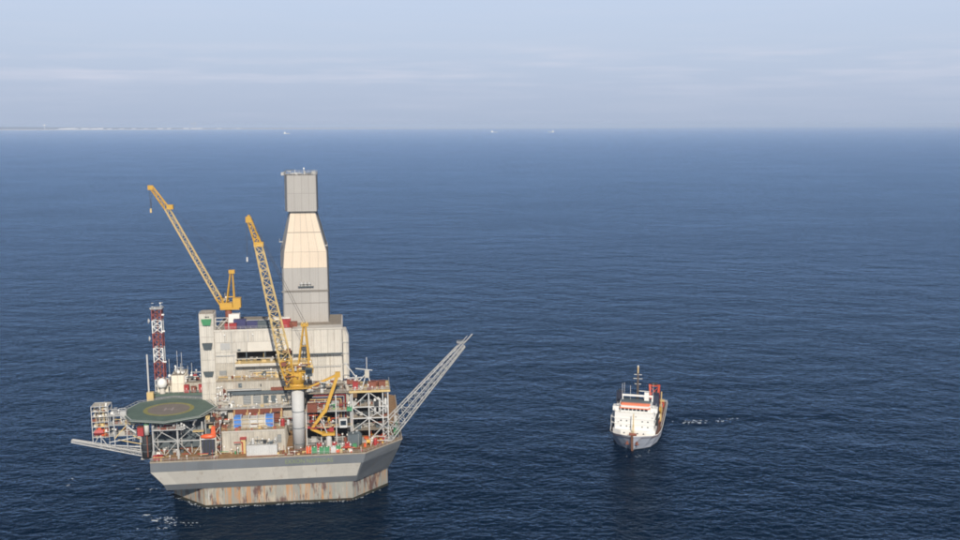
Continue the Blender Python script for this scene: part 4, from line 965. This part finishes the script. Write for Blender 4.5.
    V_.part('leg', MB().bar((-52.8, 2.8, 22), (-52.8, 2.8, 31.6), .25), brown)
    W2 = Thing('red_locker', 'dark red locker beside the pale tank under the helideck', 'cabinet', (-55, 3, 31)); W2.part('shell', MB().box(-56.6, -54.2, 3, 5.2, 31, 34.6), red); W2.part('lid', MB().box(-56.7, -54.1, 2.9, 5.3, 34.6, 34.8), brown); W2.part('leg', MB().box(-55.6, -55.2, 4, 4.3, 28, 31), steel)
    # orange lifeboat on its dark cradle
    b = Thing('lifeboat', 'orange enclosed lifeboat on launching davit right of the helideck bracing', 'lifeboat', (-27.8, 2, 28))
    rings = []
    for t, w, h in ((0, .25, .3), (.12, .8, .75), (.35, 1.15, 1.0), (.65, 1.15, 1.0), (.88, .8, .8), (1, .2, .3)):
        u = -31.2 + t * 6.4
        rings.append([(u, 0.9 + w * math.cos(a), 30.3 + h * math.sin(a) * (1.15 if math.sin(a) > 0 else .9)) for a in [2 * math.pi * k / 12 for k in range(12)]])
    b.part('hull', MB().loft(rings), orange, smooth=True)
    b.part('wheelhouse', MB().loft([[(-27.0, .1, 30.8), (-25.0, .1, 30.8), (-25.0, 1.7, 30.8), (-27.0, 1.7, 30.8)], [(-26.6, .3, 34.6), (-25.2, .3, 34.6), (-25.2, 1.5, 34.6), (-26.6, 1.5, 34.6)]]), orange)
    b.part('keel', MB().box(-31, -25, .8, 1.0, 29.1, 29.5), white)
    d = Thing('davit', 'pale davit frame over a dark bay, holding the orange lifeboat', 'davit', (-28, 2, 22))
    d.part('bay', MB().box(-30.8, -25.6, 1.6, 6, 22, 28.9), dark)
    for u in (-31.3, -25.1): d.part('post', MB().box(u - .22, u + .22, .6, 1.1, 21.9, 30.2), cream)
    for k in range(4): d.part('grille_bar', MB().box(-30.6 + k * 1.35, -30.45 + k * 1.35, 1.45, 1.6, 22, 28.8), navy)
    d.part('davit_arm', MB().bar((-26, 3, 34), (-26, 1, 37), .2).bar((-26, 3, 22), (-26, 3, 34), .25), dark)
    s = Thing('scaffold_stair', 'narrow dark stair tower crowded with rust red gear between lifeboat and deck house', 'stair', (-24.4, 6, 22))
    for z in (25, 28, 31, 34): s.part('landing', MB().box(-25.6, -23.2, 2, 8, z, z + .2), brown)
    for u in (-25.6, -23.4): s.part('post', MB().bar((u, 2.2, 22), (u, 2.2, 36), .16), steel)
    for k in range(4): s.part('stair_flight', MB().bar((-25.4 if k % 2 else -23.5, 2.4, 22 + k * 3), (-23.5 if k % 2 else -25.4, 2.4, 25 + k * 3), .22), cream2)
    clutter(s, -25.4, -23.4, 2, 7, 22.2, 24, ['brown', 'red', 'cream2', 'dark', 'steel'], 95, 1.1, .4, zh=13)
    clutter(s, -29, -23.4, 8, 20, 31, 30, ['yellow2', 'cream2', 'brown', 'orange', 'steel', 'sw'], 96, 2.2, .6, zh=4)
    s.part('service_deck', MB().box(-30, -23.3, 6.5, 24, 34.2, 34.5), roof_m)
    clutter(s, -29.5, -23.4, 7, 23, 34.5, 26, ['yellow2', 'cream2', 'brown', 'steel', 'sw', 'dark'], 97, 1.8, .6)
    x = Thing('red_hydrant', 'bright red fire monitor on the front left deck corner', 'hydrant', (-49, -1, 22))
    x.part('monitor_body', MB().lathe([(.9, 0), (.7, 1.4), (.4, 2.0)], 10, (-49.4, -1.5, 22.2)), red); x.part('barrel', MB().bar((-49.4, -1.5, 23.6), (-47.4, -2.6, 24.6), .35, 8), red)
left_side()

# ------------------------------------------------------------------ right side: steel tower, flare boom
def right_side():
    T = Thing('wellbay_tower', 'open pale steel tower with rusty top deck and red cabinets at the right end', 'steel tower', (38.5, 14, 22))
    us = [30.9, 38.0, 46.2]; zs = [26.8, 32.0, 37.0, 43.6]
    frame(T, 30.9, 46.2, 12, 26, zs, us, steel_white, .34)
    for u in us: T.part('post', MB().bar((u, 12, 22), (u, 12, 26.8), .34), steel_white)
    T.part('post', MB().bar((44.0, 12, 22), (44.0, 12, 43.6), .3), steel_white)
    T.part('brace', MB().bar((38, 11.8, 37.2), (44, 11.8, 32.2), .2), steel_white)
    for z in zs[:-1]: T.part('deck_plate', MB().box(30.6, 46.6, 11.9, 26, z - .2, z), roof_m)
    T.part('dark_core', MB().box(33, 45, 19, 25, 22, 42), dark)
    clutter(T, 31.5, 45.8, 13, 18, 32, 26, ['steel', 'slate', 'dark', 'sw', 'brown'], 101, 2.4, .6)
    clutter(T, 31.5, 45.8, 13, 18, 37, 22, ['steel', 'slate', 'dark', 'sw', 'brown'], 102, 2.4, .6)
    clutter(T, 31.5, 45.8, 13, 18, 26.8, 26, ['steel', 'slate', 'dark', 'sw', 'brown', 'cream2'], 103, 2.4, .6)
    for u in (40.6, 42.6, 45.2): T.part('vessel', MB().lathe([(.1, 0), (.55, .5), (.55, 6.5), (.1, 7)], 10, (u, 13, 33.5)), steel_white, smooth=True)
    T.part('top_deck', MB().box(29.6, 47.2, 11, 27, 43.6, 44.4), yellow2)
    railing(T, [(29.6, 11.1, 44.4), (47.1, 11.1, 44.4), (47.1, 27, 44.4)], 1.4, .09)
    clutter(T, 31, 46.6, 12, 20, 44.4, 26, ['brown', 'cream2', 'yellow2', 'sw', 'brown'], 104, 1.8, .5)
    for i, (u, w, m, lab) in enumerate(((32.4, 2.2, red, 'bright red cabinet at the left end of the steel tower top'), (39.6, 3.2, brown, 'oxide red cabinet in the middle of the steel tower top'), (43.8, 3.0, brown, 'oxide red cabinet at the right end of the steel tower top'))):
        X = Thing('equipment_cabinet', lab, 'cabinet', (u, 13, 44.4), 'cabinets on the steel tower top')
        X.part('shell', MB().box(u - w / 2, u + w / 2, 13, 15.5, 44.42, 47.6), m); X.part('lid', MB().box(u - w / 2 - .1, u + w / 2 + .1, 12.9, 15.6, 47.6, 47.8), m); X.part('lamp', MB().box(u - .3, u + .2, 12.7, 13, 45.2, 45.8), white)
    A = Thing('antenna_stand', 'pale tripod stand with crossbar and tall pole on the steel tower', 'antenna', (37.4, 14, 44.4))
    A.part('leg', MB().bar((35.2, 14, 44.4), (37.2, 14, 51.5), .25), steel_white); A.part('leg', MB().bar((39.6, 14, 44.4), (37.6, 14, 51.5), .25), steel_white); A.part('leg', MB().bar((31.0, 14, 45), (37.2, 14, 51.3), .22), steel_white)
    A.part('head_box', MB().box(36.5, 38.4, 13.4, 14.8, 49.5, 52.6), cream2); A.part('pole', MB().bar((37.4, 14, 52), (37.4, 14, 58.4), .16), steel_white); A.part('crossbar', MB().bar((32.6, 14, 53.6), (39.8, 14, 52.6), .2), steel_white)
    J = Thing('link_gantry', 'pale braced gantry and vent pipes between module block and steel tower', 'gantry', (29.5, 20, 43.6))
    for a, b in (((28, 16, 56), (33, 16, 49)), ((33, 16, 49), (37, 16, 49.2)), ((28, 16, 49), (33, 16, 49)), ((31, 16, 44.4), (33, 16, 49))): J.part('brace', MB().bar(a, b, .26), steel_white)
    J.part('vent_pipe', MB().path([(29.2, 15, 26), (29.2, 15, 44), (28.2, 15, 48)], .8, 8), cream2)
    clutter(J, 27.5, 34, 14, 20, 44.5, 26, ['navy', 'slate', 'steel', 'cream2', 'white', 'brown'], 105, 2.0, .5, zh=3)
    T3 = Thing('mud_tank', 'dark grey rounded tank on the front deck left of the flare boom', 'tank', (31.5, 5, 22))
    T3.part('tank_body', MB().lathe([(2.0, 0), (2.2, .6), (2.2, 4.4), (1.2, 5.6), (.2, 5.9)], 16, (32.6, 7.2, 22.1)), slate, smooth=True); T3.part('manhole', MB().lathe([(.6, 0), (.6, .5)], 10, (32.6, 7.2, 27.9)), steel)
    T4 = Thing('hose_reel', 'yellow hose reel stand on the deck before the flare boom', 'reel', (37, 5, 22))
    T4.part('reel', MB().lathe([(1.6, -.8), (1.6, -.6), (.8, -.6), (.8, .6), (1.6, .6), (1.6, .8)], 16).xf(lambda p: (37.4 + p[2], 4.6 + p[0], 24 + p[1])), yellow); T4.part('stand', MB().bar((36.4, 4, 22), (36.4, 4.6, 24), .15).bar((38.4, 4, 22), (38.4, 4.6, 24), .15), steel)
    T5 = Thing('mooring_fairlead', 'dark fairlead frame on the far right corner of the deck', 'fairlead', (50, 12, 22))
    T5.part('roller', MB().bar((47.8, 11, 23.2), (50.6, 13.8, 23.2), .5, 10), slate); T5.part('cheek', MB().box(47.2, 47.8, 10.4, 11.4, 22.4, 24.2).box(50.4, 51, 13.2, 14.2, 22.4, 24.2), hull_grey)
    # flare boom: four chords, every brace a piece of its own
    F = Thing('flare_boom', 'long pale grey lattice flare boom slanting out over the sea at the right', 'flare boom', (41, 12, 22))
    p = Vector((40.8, 12.5, 20.0)); q = Vector((78.9, 12.5, 63.0))
    p0 = p.lerp(q, .055)
    lattice(F, p0, q, 7.6, 2.4, 5.6, 2.2, 13, steel, (1, 0, -0.9), .25, .12, each=True)
    for s in (-1, 1): F.part('boom_foot', MB().bar((46 if s > 0 else 36.2, 12.5 - 2.6, 22.2), p0 + Vector((2.4 * s, -2.6, -2.0 * s)), .34), steel_white)
    F.part('foot_plate', MB().box(34.6, 37.6, 9, 15, 22.05, 22.5).box(44.4, 47.6, 9, 15, 22.05, 22.5), steel)
    tip = q; F.part('flare_tip', MB().bar(tip, tip + Vector((4.2, 0, 4.6)), .22, 6).bar(tip + Vector((-1, 0, .5)), tip + Vector((2.0, 0, 3.8)), .14, 6), steel)
    F.part('tip_platform', MB().box(tip.x - 2.6, tip.x + .8, 11.2, 13.8, tip.z + .9, tip.z + 1.1), steel); railing(F, [(tip.x - 2.6, 11.3, tip.z + 1.1), (tip.x + .8, 11.3, tip.z + 1.1)], 1.1, .07)
    F.part('flare_pipe', MB().bar(p0 + Vector((0, -1, .5)), q + Vector((0, -.6, .3)), .22, 6).bar(p0 + Vector((.8, -1, -.2)), q + Vector((.3, -.6, 0)), .13, 6), steel)
right_side()

# ------------------------------------------------------------------ supply ship
def ship():
    A = R(-14.5); ox, oy = 73.2, 446.8
    e = bpy.data.objects.new('supply_ship', None); C.objects.link(e); e.location = (ox, oy, 0); e.rotation_euler.z = A
    tag(e, 'white and grey icebreaking supply ship seen from the bow, with red deck machinery aft', 'ship')
    def P(name, mb, m, parent=None, smooth=False):
        mb.v = [(p[0] * 1.12, p[1], p[2] * (.86 if p[2] > 0 else 1)) for p in mb.v]
        return mb.build(name, m, parent or e, smooth=smooth)
    st = [(-.3, .25, 9.4, 0), (2.2, 4.6, 9.1, 1.2), (5.5, 8.4, 8.5, 4.0), (10, 10.4, 7.9, 7.2), (18, 11.2, 7.2, 9.6), (28, 11.3, 6.2, 10.6), (50, 11.2, 5.4, 10.6), (74, 11.0, 5.2, 10.2), (79, 10.4, 5.2, 9.2)]
    rings = []
    for y, w, h, wl in st:
        y0 = y + (2.6 if y < 3 else 1.2 if y < 8 else 0) * 1.0
        rings.append([(-w, y, h), (-(w * .45 + wl * .55), (y + y0) / 2, h * .45), (-wl, y0, .2), (-wl * .8, y0 + .4, -3), (wl * .8, y0 + .4, -3), (wl, y0, .2), ((w * .45 + wl * .55), (y + y0) / 2, h * .45), (w, y, h)])
    ship_grey = mat('ship_hull_grey', (0.34, 0.36, 0.41), 0.5, var=0.14, scale=0.4, rust=0.22)
    P('hull', MB().loft(rings, closed=False, caps=False).add(rings[0], [tuple(range(8))]).add(rings[-1], [tuple(range(8))[::-1]]), ship_grey)
    dk = mat('ship_deck', (0.17, 0.075, 0.05), 0.8, var=.4, rust=.3)
    P('deck', MB().loft([[(-w + .1, y, h - 1.1), (w - .1, y, h - 1.1)] for y, w, h, wl in st], closed=False, caps=False), dk)
    mb = MB()
    for s in (-1, 1):
        for a, b in zip(st, st[1:]): mb.bar((s * a[1], a[0], a[2]), (s * b[1], b[0], b[2]), .16)
    P('bulwark_rail', mb, mat('ship_white', (0.80, 0.78, 0.73), .45, var=.05, rust=.05))
    sw = MATS['ship_white']
    P('boot_top', MB().loft([[(s * (wl + .04), y + (2.6 if y < 3 else 1.2 if y < 8 else 0), .9), (s * (wl + .04), y + (2.6 if y < 3 else 1.2 if y < 8 else 0), -.3)] for s in (1,) for y, w, h, wl in st], closed=False, caps=False), dark)
    P('stem_bar', MB().loft([[(-.55, -.65, 9.8), (.55, -.65, 9.8), (.5, .3, 9.8), (-.5, .3, 9.8)], [(-.5, 1.0, 3), (.5, 1.0, 3), (.5, 2.4, 3), (-.5, 2.4, 3)], [(-.4, 2.2, -1), (.4, 2.2, -1), (.4, 3.4, -1), (-.4, 3.4, -1)]][::-1]), mat('stem_rust', (0.16, 0.075, 0.045), .8, var=.4, rust=.4))
    for s in (-1, 1): P('anchor', MB().box(s * 2.1 - .35, s * 2.1 + .35, .9, 1.6, 4.2, 5.8).box(s * 2.1 - .8, s * 2.1 + .8, 1.0, 1.5, 4.0, 4.5), brown)
    # forecastle house: four decks, white
    P('forecastle_wall', MB().poly([(-5.6, 6.2), (5.6, 6.2), (9.2, 9), (9.2, 26), (-9.2, 26), (-9.2, 9)], 7.4, 10.2), sw)
    P('superstructure', MB().poly([(-8.4, 8.4), (8.6, 8.4), (8.6, 27), (-8.4, 27)], 10.21, 19.8), sw)
    P('deck_edge', MB().box(-8.8, 9.0, 8.1, 27.2, 13.3, 13.5).box(-8.8, 9.0, 8.1, 27.2, 16.5, 16.7), sw)
    for s in (-1, 1): P('side_gallery', MB().box(s * 9.4 - .8, s * 9.4 + .8, 9.5, 24, 13, 13.2).box(s * 9.4 - .8, s * 9.4 + .8, 9.5, 24, 16.4, 16.6).box(s * 10.1 - .1, s * 10.1 + .1, 9.5, 9.8, 9, 17.5).box(s * 10.1 - .1, s * 10.1 + .1, 15, 15.3, 9, 17.5), dark if s > 0 else steel_white)
    for z in (12.0, 15.2):
        for x in (-5.7, -3.2, 3.6, 6.0): P('window', MB().box(x - .28, x + .28, 8.25, 8.4, z - .3, z + .3), glass)
    for x in (-4, -1.5, 1.8, 4.4): P('porthole', MB().lathe([(.35, 0), (.35, .1)], 10).xf(lambda p: (x + p[0], 6.15 - p[2], 8.8 + p[1])), glass)
    P('bow_mast', MB().bar((0, 4.5, 8), (0, 5.2, 20.6), .22, 6).bar((-.9, 5, 8), (0, 5.2, 16), .1).bar((.9, 5, 8), (0, 5.2, 16), .1), yellow2)
    P('windlass', MB().lathe([(.8, -1.6), (.8, 1.6)], 10).xf(lambda p: (p[2], 3.6 + p[0], 9 + p[1])), brown)
    visor = mat('ship_orange', (0.75, 0.20, 0.10), .5, var=.08)
    P('wheelhouse', MB().poly([(-6.0, 9.6), (6.0, 9.6), (7.0, 12), (7.0, 22), (-7.0, 22), (-7.0, 12)], 19.81, 23.6), sw)
    P('bridge_wing', MB().box(-9.6, -6.9, 11, 15, 19.9, 22.4), sw); P('bridge_wing', MB().box(6.9, 9.8, 11, 15, 19.9, 22.4), sw)
    P('visor', MB().loft([[(-6.4, 9.2, 22.2), (6.4, 9.2, 22.2), (7.0, 12.2, 22.2), (-7.0, 12.2, 22.2)], [(-5.8, 11.2, 24.4), (5.8, 11.2, 24.4), (6.4, 13.2, 24.4), (-6.4, 13.2, 24.4)]]), visor)
    for k in range(7): P('bridge_window', MB().box(-5.7 + k * 1.68, -4.4 + k * 1.68, 9.42, 9.58, 21.0, 22.1), glass)
    P('monkey_island', MB().box(-6.2, 6.4, 15, 22, 23.61, 24.6), slate)
    P('radar_gantry', MB().box(-6.2, 7.4, 17.4, 18.0, 26.8, 27.8).box(-6.1, -5.7, 17.5, 17.9, 24, 26.8).box(3.6, 5.6, 17.5, 18.2, 24, 29.5).box(6.9, 7.3, 17.5, 17.9, 24, 26.8), sw)
    P('radar_bar', MB().box(1.2, 5.8, 17.6, 17.9, 30, 30.3), white)
    P('searchlight', MB().lathe([(.5, 0), (.6, .6)], 8, (-7.6, 12, 23)).lathe([(.5, 0), (.6, .6)], 8, (7.8, 12, 23)), white)
    for s in (-1, 1):
        fm = mat('funnel_dark_blue', (0.03, 0.035, 0.06), .5)
        f = P('funnel', MB().loft([[(s * 8.1 - 1.5, 24, 14), (s * 8.1 + 1.5, 24, 14), (s * 8.1 + 1.5, 29, 14), (s * 8.1 - 1.5, 29, 14)], [(s * 8.1 - 1.3, 24.4, 26.4), (s * 8.1 + 1.3, 24.4, 25.4), (s * 8.1 + 1.3, 28.4, 26.4), (s * 8.1 - 1.3, 28.4, 26.4)]]), fm)
        P('exhaust', MB().lathe([(.35, 0), (.35, 1.6)], 8, (s * 8.1, 26, 26.4)), dark, f)
    m = P('main_mast', MB().bar((.4, 20, 24), (.4, 20, 40), .62, 6, .4), mat('mast_brown', (0.10, 0.075, 0.06), .6))
    P('mast_top', MB().bar((.4, 20, 40), (.4, 20, 43.4), .3, 6).lathe([(.4, 0), (.3, .7)], 8, (.4, 20, 43.2)), yellow2, m)
    P('crosstree', MB().box(-1.6, 2.4, 19.8, 20.2, 36.6, 36.9).box(-1.3, 2.1, 19.8, 20.2, 39, 39.25).box(-1.0, 1.8, 19.8, 20.2, 33.4, 33.7), steel_white, m)
    P('mast_light', MB().lathe([(.35, 0), (.35, .6)], 8, (.4, 20, 43.9)), white, m)
    for x, y, h in ((-6.2, 18, 34), (-2.6, 18, 33), (7.4, 18, 35), (-6, 26, 32)): P('antenna', MB().bar((x, y, 24), (x, y, h), .09), steel_white)
    P('aft_house', MB().box(-8.4, 8.4, 27.2, 34, 6, 13), sw)
    # aft deck gear: red derrick tower, yellow winch, rows of boxes
    RIG = mat('rig_red', (0.48, 0.07, 0.03), .6, var=.2, rust=.2)
    P('derrick_tower', MB().box(3.2, 3.9, 50, 50.8, 5, 24).box(7.8, 8.5, 50, 50.8, 5, 24).box(3.2, 8.5, 50, 50.8, 23, 24.2).box(3.2, 8.5, 50.1, 50.7, 16.5, 17.4).bar((3.6, 50.4, 6), (8.1, 50.4, 16.5), .25).bar((8.1, 50.4, 17), (3.6, 50.4, 23), .25).bar((3.6, 50.4, 17), (8.1, 50.4, 23), .25), RIG)
    P('derrick_arm', MB().bar((3.6, 50, 24), (5.1, 45, 9), .5).bar((8.2, 50, 24), (6.8, 45, 9), .5), RIG)
    P('derrick_top', MB().box(4.6, 7.2, 49.6, 51.2, 24.2, 25.2), dark)
    P('crane_post', MB().bar((9.3, 48, 5), (9.4, 47, 21), .3, 6), yellow2)
    P('winch', MB().lathe([(2.2, -1.8), (2.2, -1.5), (1.5, -1.5), (1.5, 1.5), (2.2, 1.5), (2.2, 1.8)], 16).xf(lambda p: (8.0 + p[2], 42 + p[0], 11.4 + p[1])), yellow)
    P('winch_stand', MB().box(6, 10, 40, 44, 4.4, 9.2), yellow2)
    for y0, y1, x, z in ((9, 26, 8.6, 19.85), (28, 74, 10.6, 5.6)):
        for sd_ in (-1, 1):
            mb = MB()
            for k in range(int((y1 - y0) / 2) + 1): mb.bar((sd_ * x, y0 + 2 * k, z), (sd_ * x, y0 + 2 * k, z + 1.3), .06)
            for q in (.7, 1.3): mb.bar((sd_ * x, y0, z + q), (sd_ * x, y1, z + q), .06)
            P('railing', mb, steel_white)
    mb = MB()
    for k in range(9): mb.bar((-8.4 + 2.1 * k, 8.4, 19.85), (-8.4 + 2.1 * k, 8.4, 21.0), .06)
    mb.bar((-8.4, 8.4, 21), (8.4, 8.4, 21), .06); P('railing', mb, steel_white)
    for y in (20, 23.5): P('life_raft', MB().bar((9.6, y, 14.2), (9.6, y + 1.8, 14.2), .55, 8), white); P('life_raft', MB().bar((-9.4, y, 14.2), (-9.4, y + 1.8, 14.2), .55, 8), white)
    for x, z in ((-7.2, 14), (0.4, 17.6), (7.6, 17.4), (-2, 11.4)): P('wall_vent', MB().box(x, x + .7, 8.2, 8.4, z, z + .5), steel)
    r = random.Random(8)
    for i in range(80):
        x, y = r.uniform(-9, 9.4), r.uniform(35, 74)
        if r.random() < .5: x = r.uniform(7, 9.8); 
        s = r.uniform(.8, 2.4); mm = r.choice([brown, brown, RIG, steel, sw, yellow2, slate, navy, yellow])
        place('deck_cargo', shared('box', mm), e, (x, y, 3.5), 0, sc=(s, s * 1.4, s * 1.2))
    for i in range(14):
        y = 9 + i * 1.3; x = 9.3 if i % 2 else 9.8
        place('deck_fitting', shared(r.choice(['box', 'drum']), r.choice([sw, steel, dark, brown])), e, (x * min(1, .86 + i * .02), y, 6.1), 0, sc=(1.1, 1.1, r.uniform(1, 3)))
    lb = Vector((9.2, 22, 10.5))
    P('rescue_boat', MB().loft([[(lb.x - .8, lb.y - 3, lb.z + .8), (lb.x + .8, lb.y - 3, lb.z + .8), (lb.x + .3, lb.y - 3, lb.z), (lb.x - .3, lb.y - 3, lb.z)], [(lb.x - 1.1, lb.y + 2, lb.z + 1), (lb.x + 1.1, lb.y + 2, lb.z + 1), (lb.x + .6, lb.y + 2, lb.z - .3), (lb.x - .6, lb.y + 2, lb.z - .3)]]), orange)
ship()

# ------------------------------------------------------------------ foam
def foam(name, blobs, seed):
    m = mat('foam_white', (0.46, 0.50, 0.54), 0.9, var=.2); r = random.Random(seed); mb = MB()
    for cx, cy, rx, ry, n, s in blobs:
        for _ in range(n):
            x, y = r.gauss(cx, rx), r.gauss(cy, ry); k = r.randint(5, 8); w = .62 * s * r.uniform(.3, 1.2) ** 1.5; h = w * r.uniform(.3, .6); z = 0.10 + r.random() * .2
            c = [(x + w * math.cos(2 * math.pi * j / k) * r.uniform(.6, 1.2), y + h * math.sin(2 * math.pi * j / k) * r.uniform(.6, 1.2), z) for j in range(k)]
            i0 = len(mb.v); mb.add(c + [(x, y, z + .12)], [(j, (j + 1) % k, k) for j in range(k)])
    tag(mb.build(name, m), kind='stuff')
FB = [(-136, 371, 1.6, 1.2, 6, 1.3), (-131, 366, 2.4, .5, 9, 1.2), (-127, 368, 2.6, .8, 18, .8), (-123, 364, 3.8, .6, 18, .7), (-114, 361, 5, .6, 9, .7), (-150, 401, 1.0, .8, 4, .9), (-143, 399, .8, 1.0, 5, 1.0),
      (-184, 412, 1.2, .8, 3, .8), (-182, 404, .7, .6, 3, .8), (-171, 429, .8, .6, 3, .9), (-128, 359, 3, .7, 8, .7)]
foam('foam', FB, 4)
foam('foam', [(112, 494, 3.5, 1.3, 22, 1.5), (119, 495, 7, .9, 14, .8), (129, 495.5, 3.5, .7, 14, .9), (137, 500, 4, .7, 8, .7), (97, 490, 8, 2, 5, .5)], 5)
wash = []
for i in range(60):
    t = i / 59
    if t < .25: k = t / .25; u, v = -45.5 + 15.5 * k, 15.2 - 15.5 * k - .6
    elif t < .85: k = (t - .25) / .6; u, v = -30 + 60 * k, -.6
    else: k = (t - .85) / .15; u, v = 30 + 15.5 * k, 15 * k - .6
    if rnd.random() < .6: x, y, z = W_(u, v - rnd.random() * .8); wash.append((x, y, 1.3, .3, rnd.randint(2, 6), .7))
foam('foam', wash, 9)
foam('foam', [(73, 441, 3, 1.0, 10, .6), (83, 448, 3, 2, 6, .5)], 6)
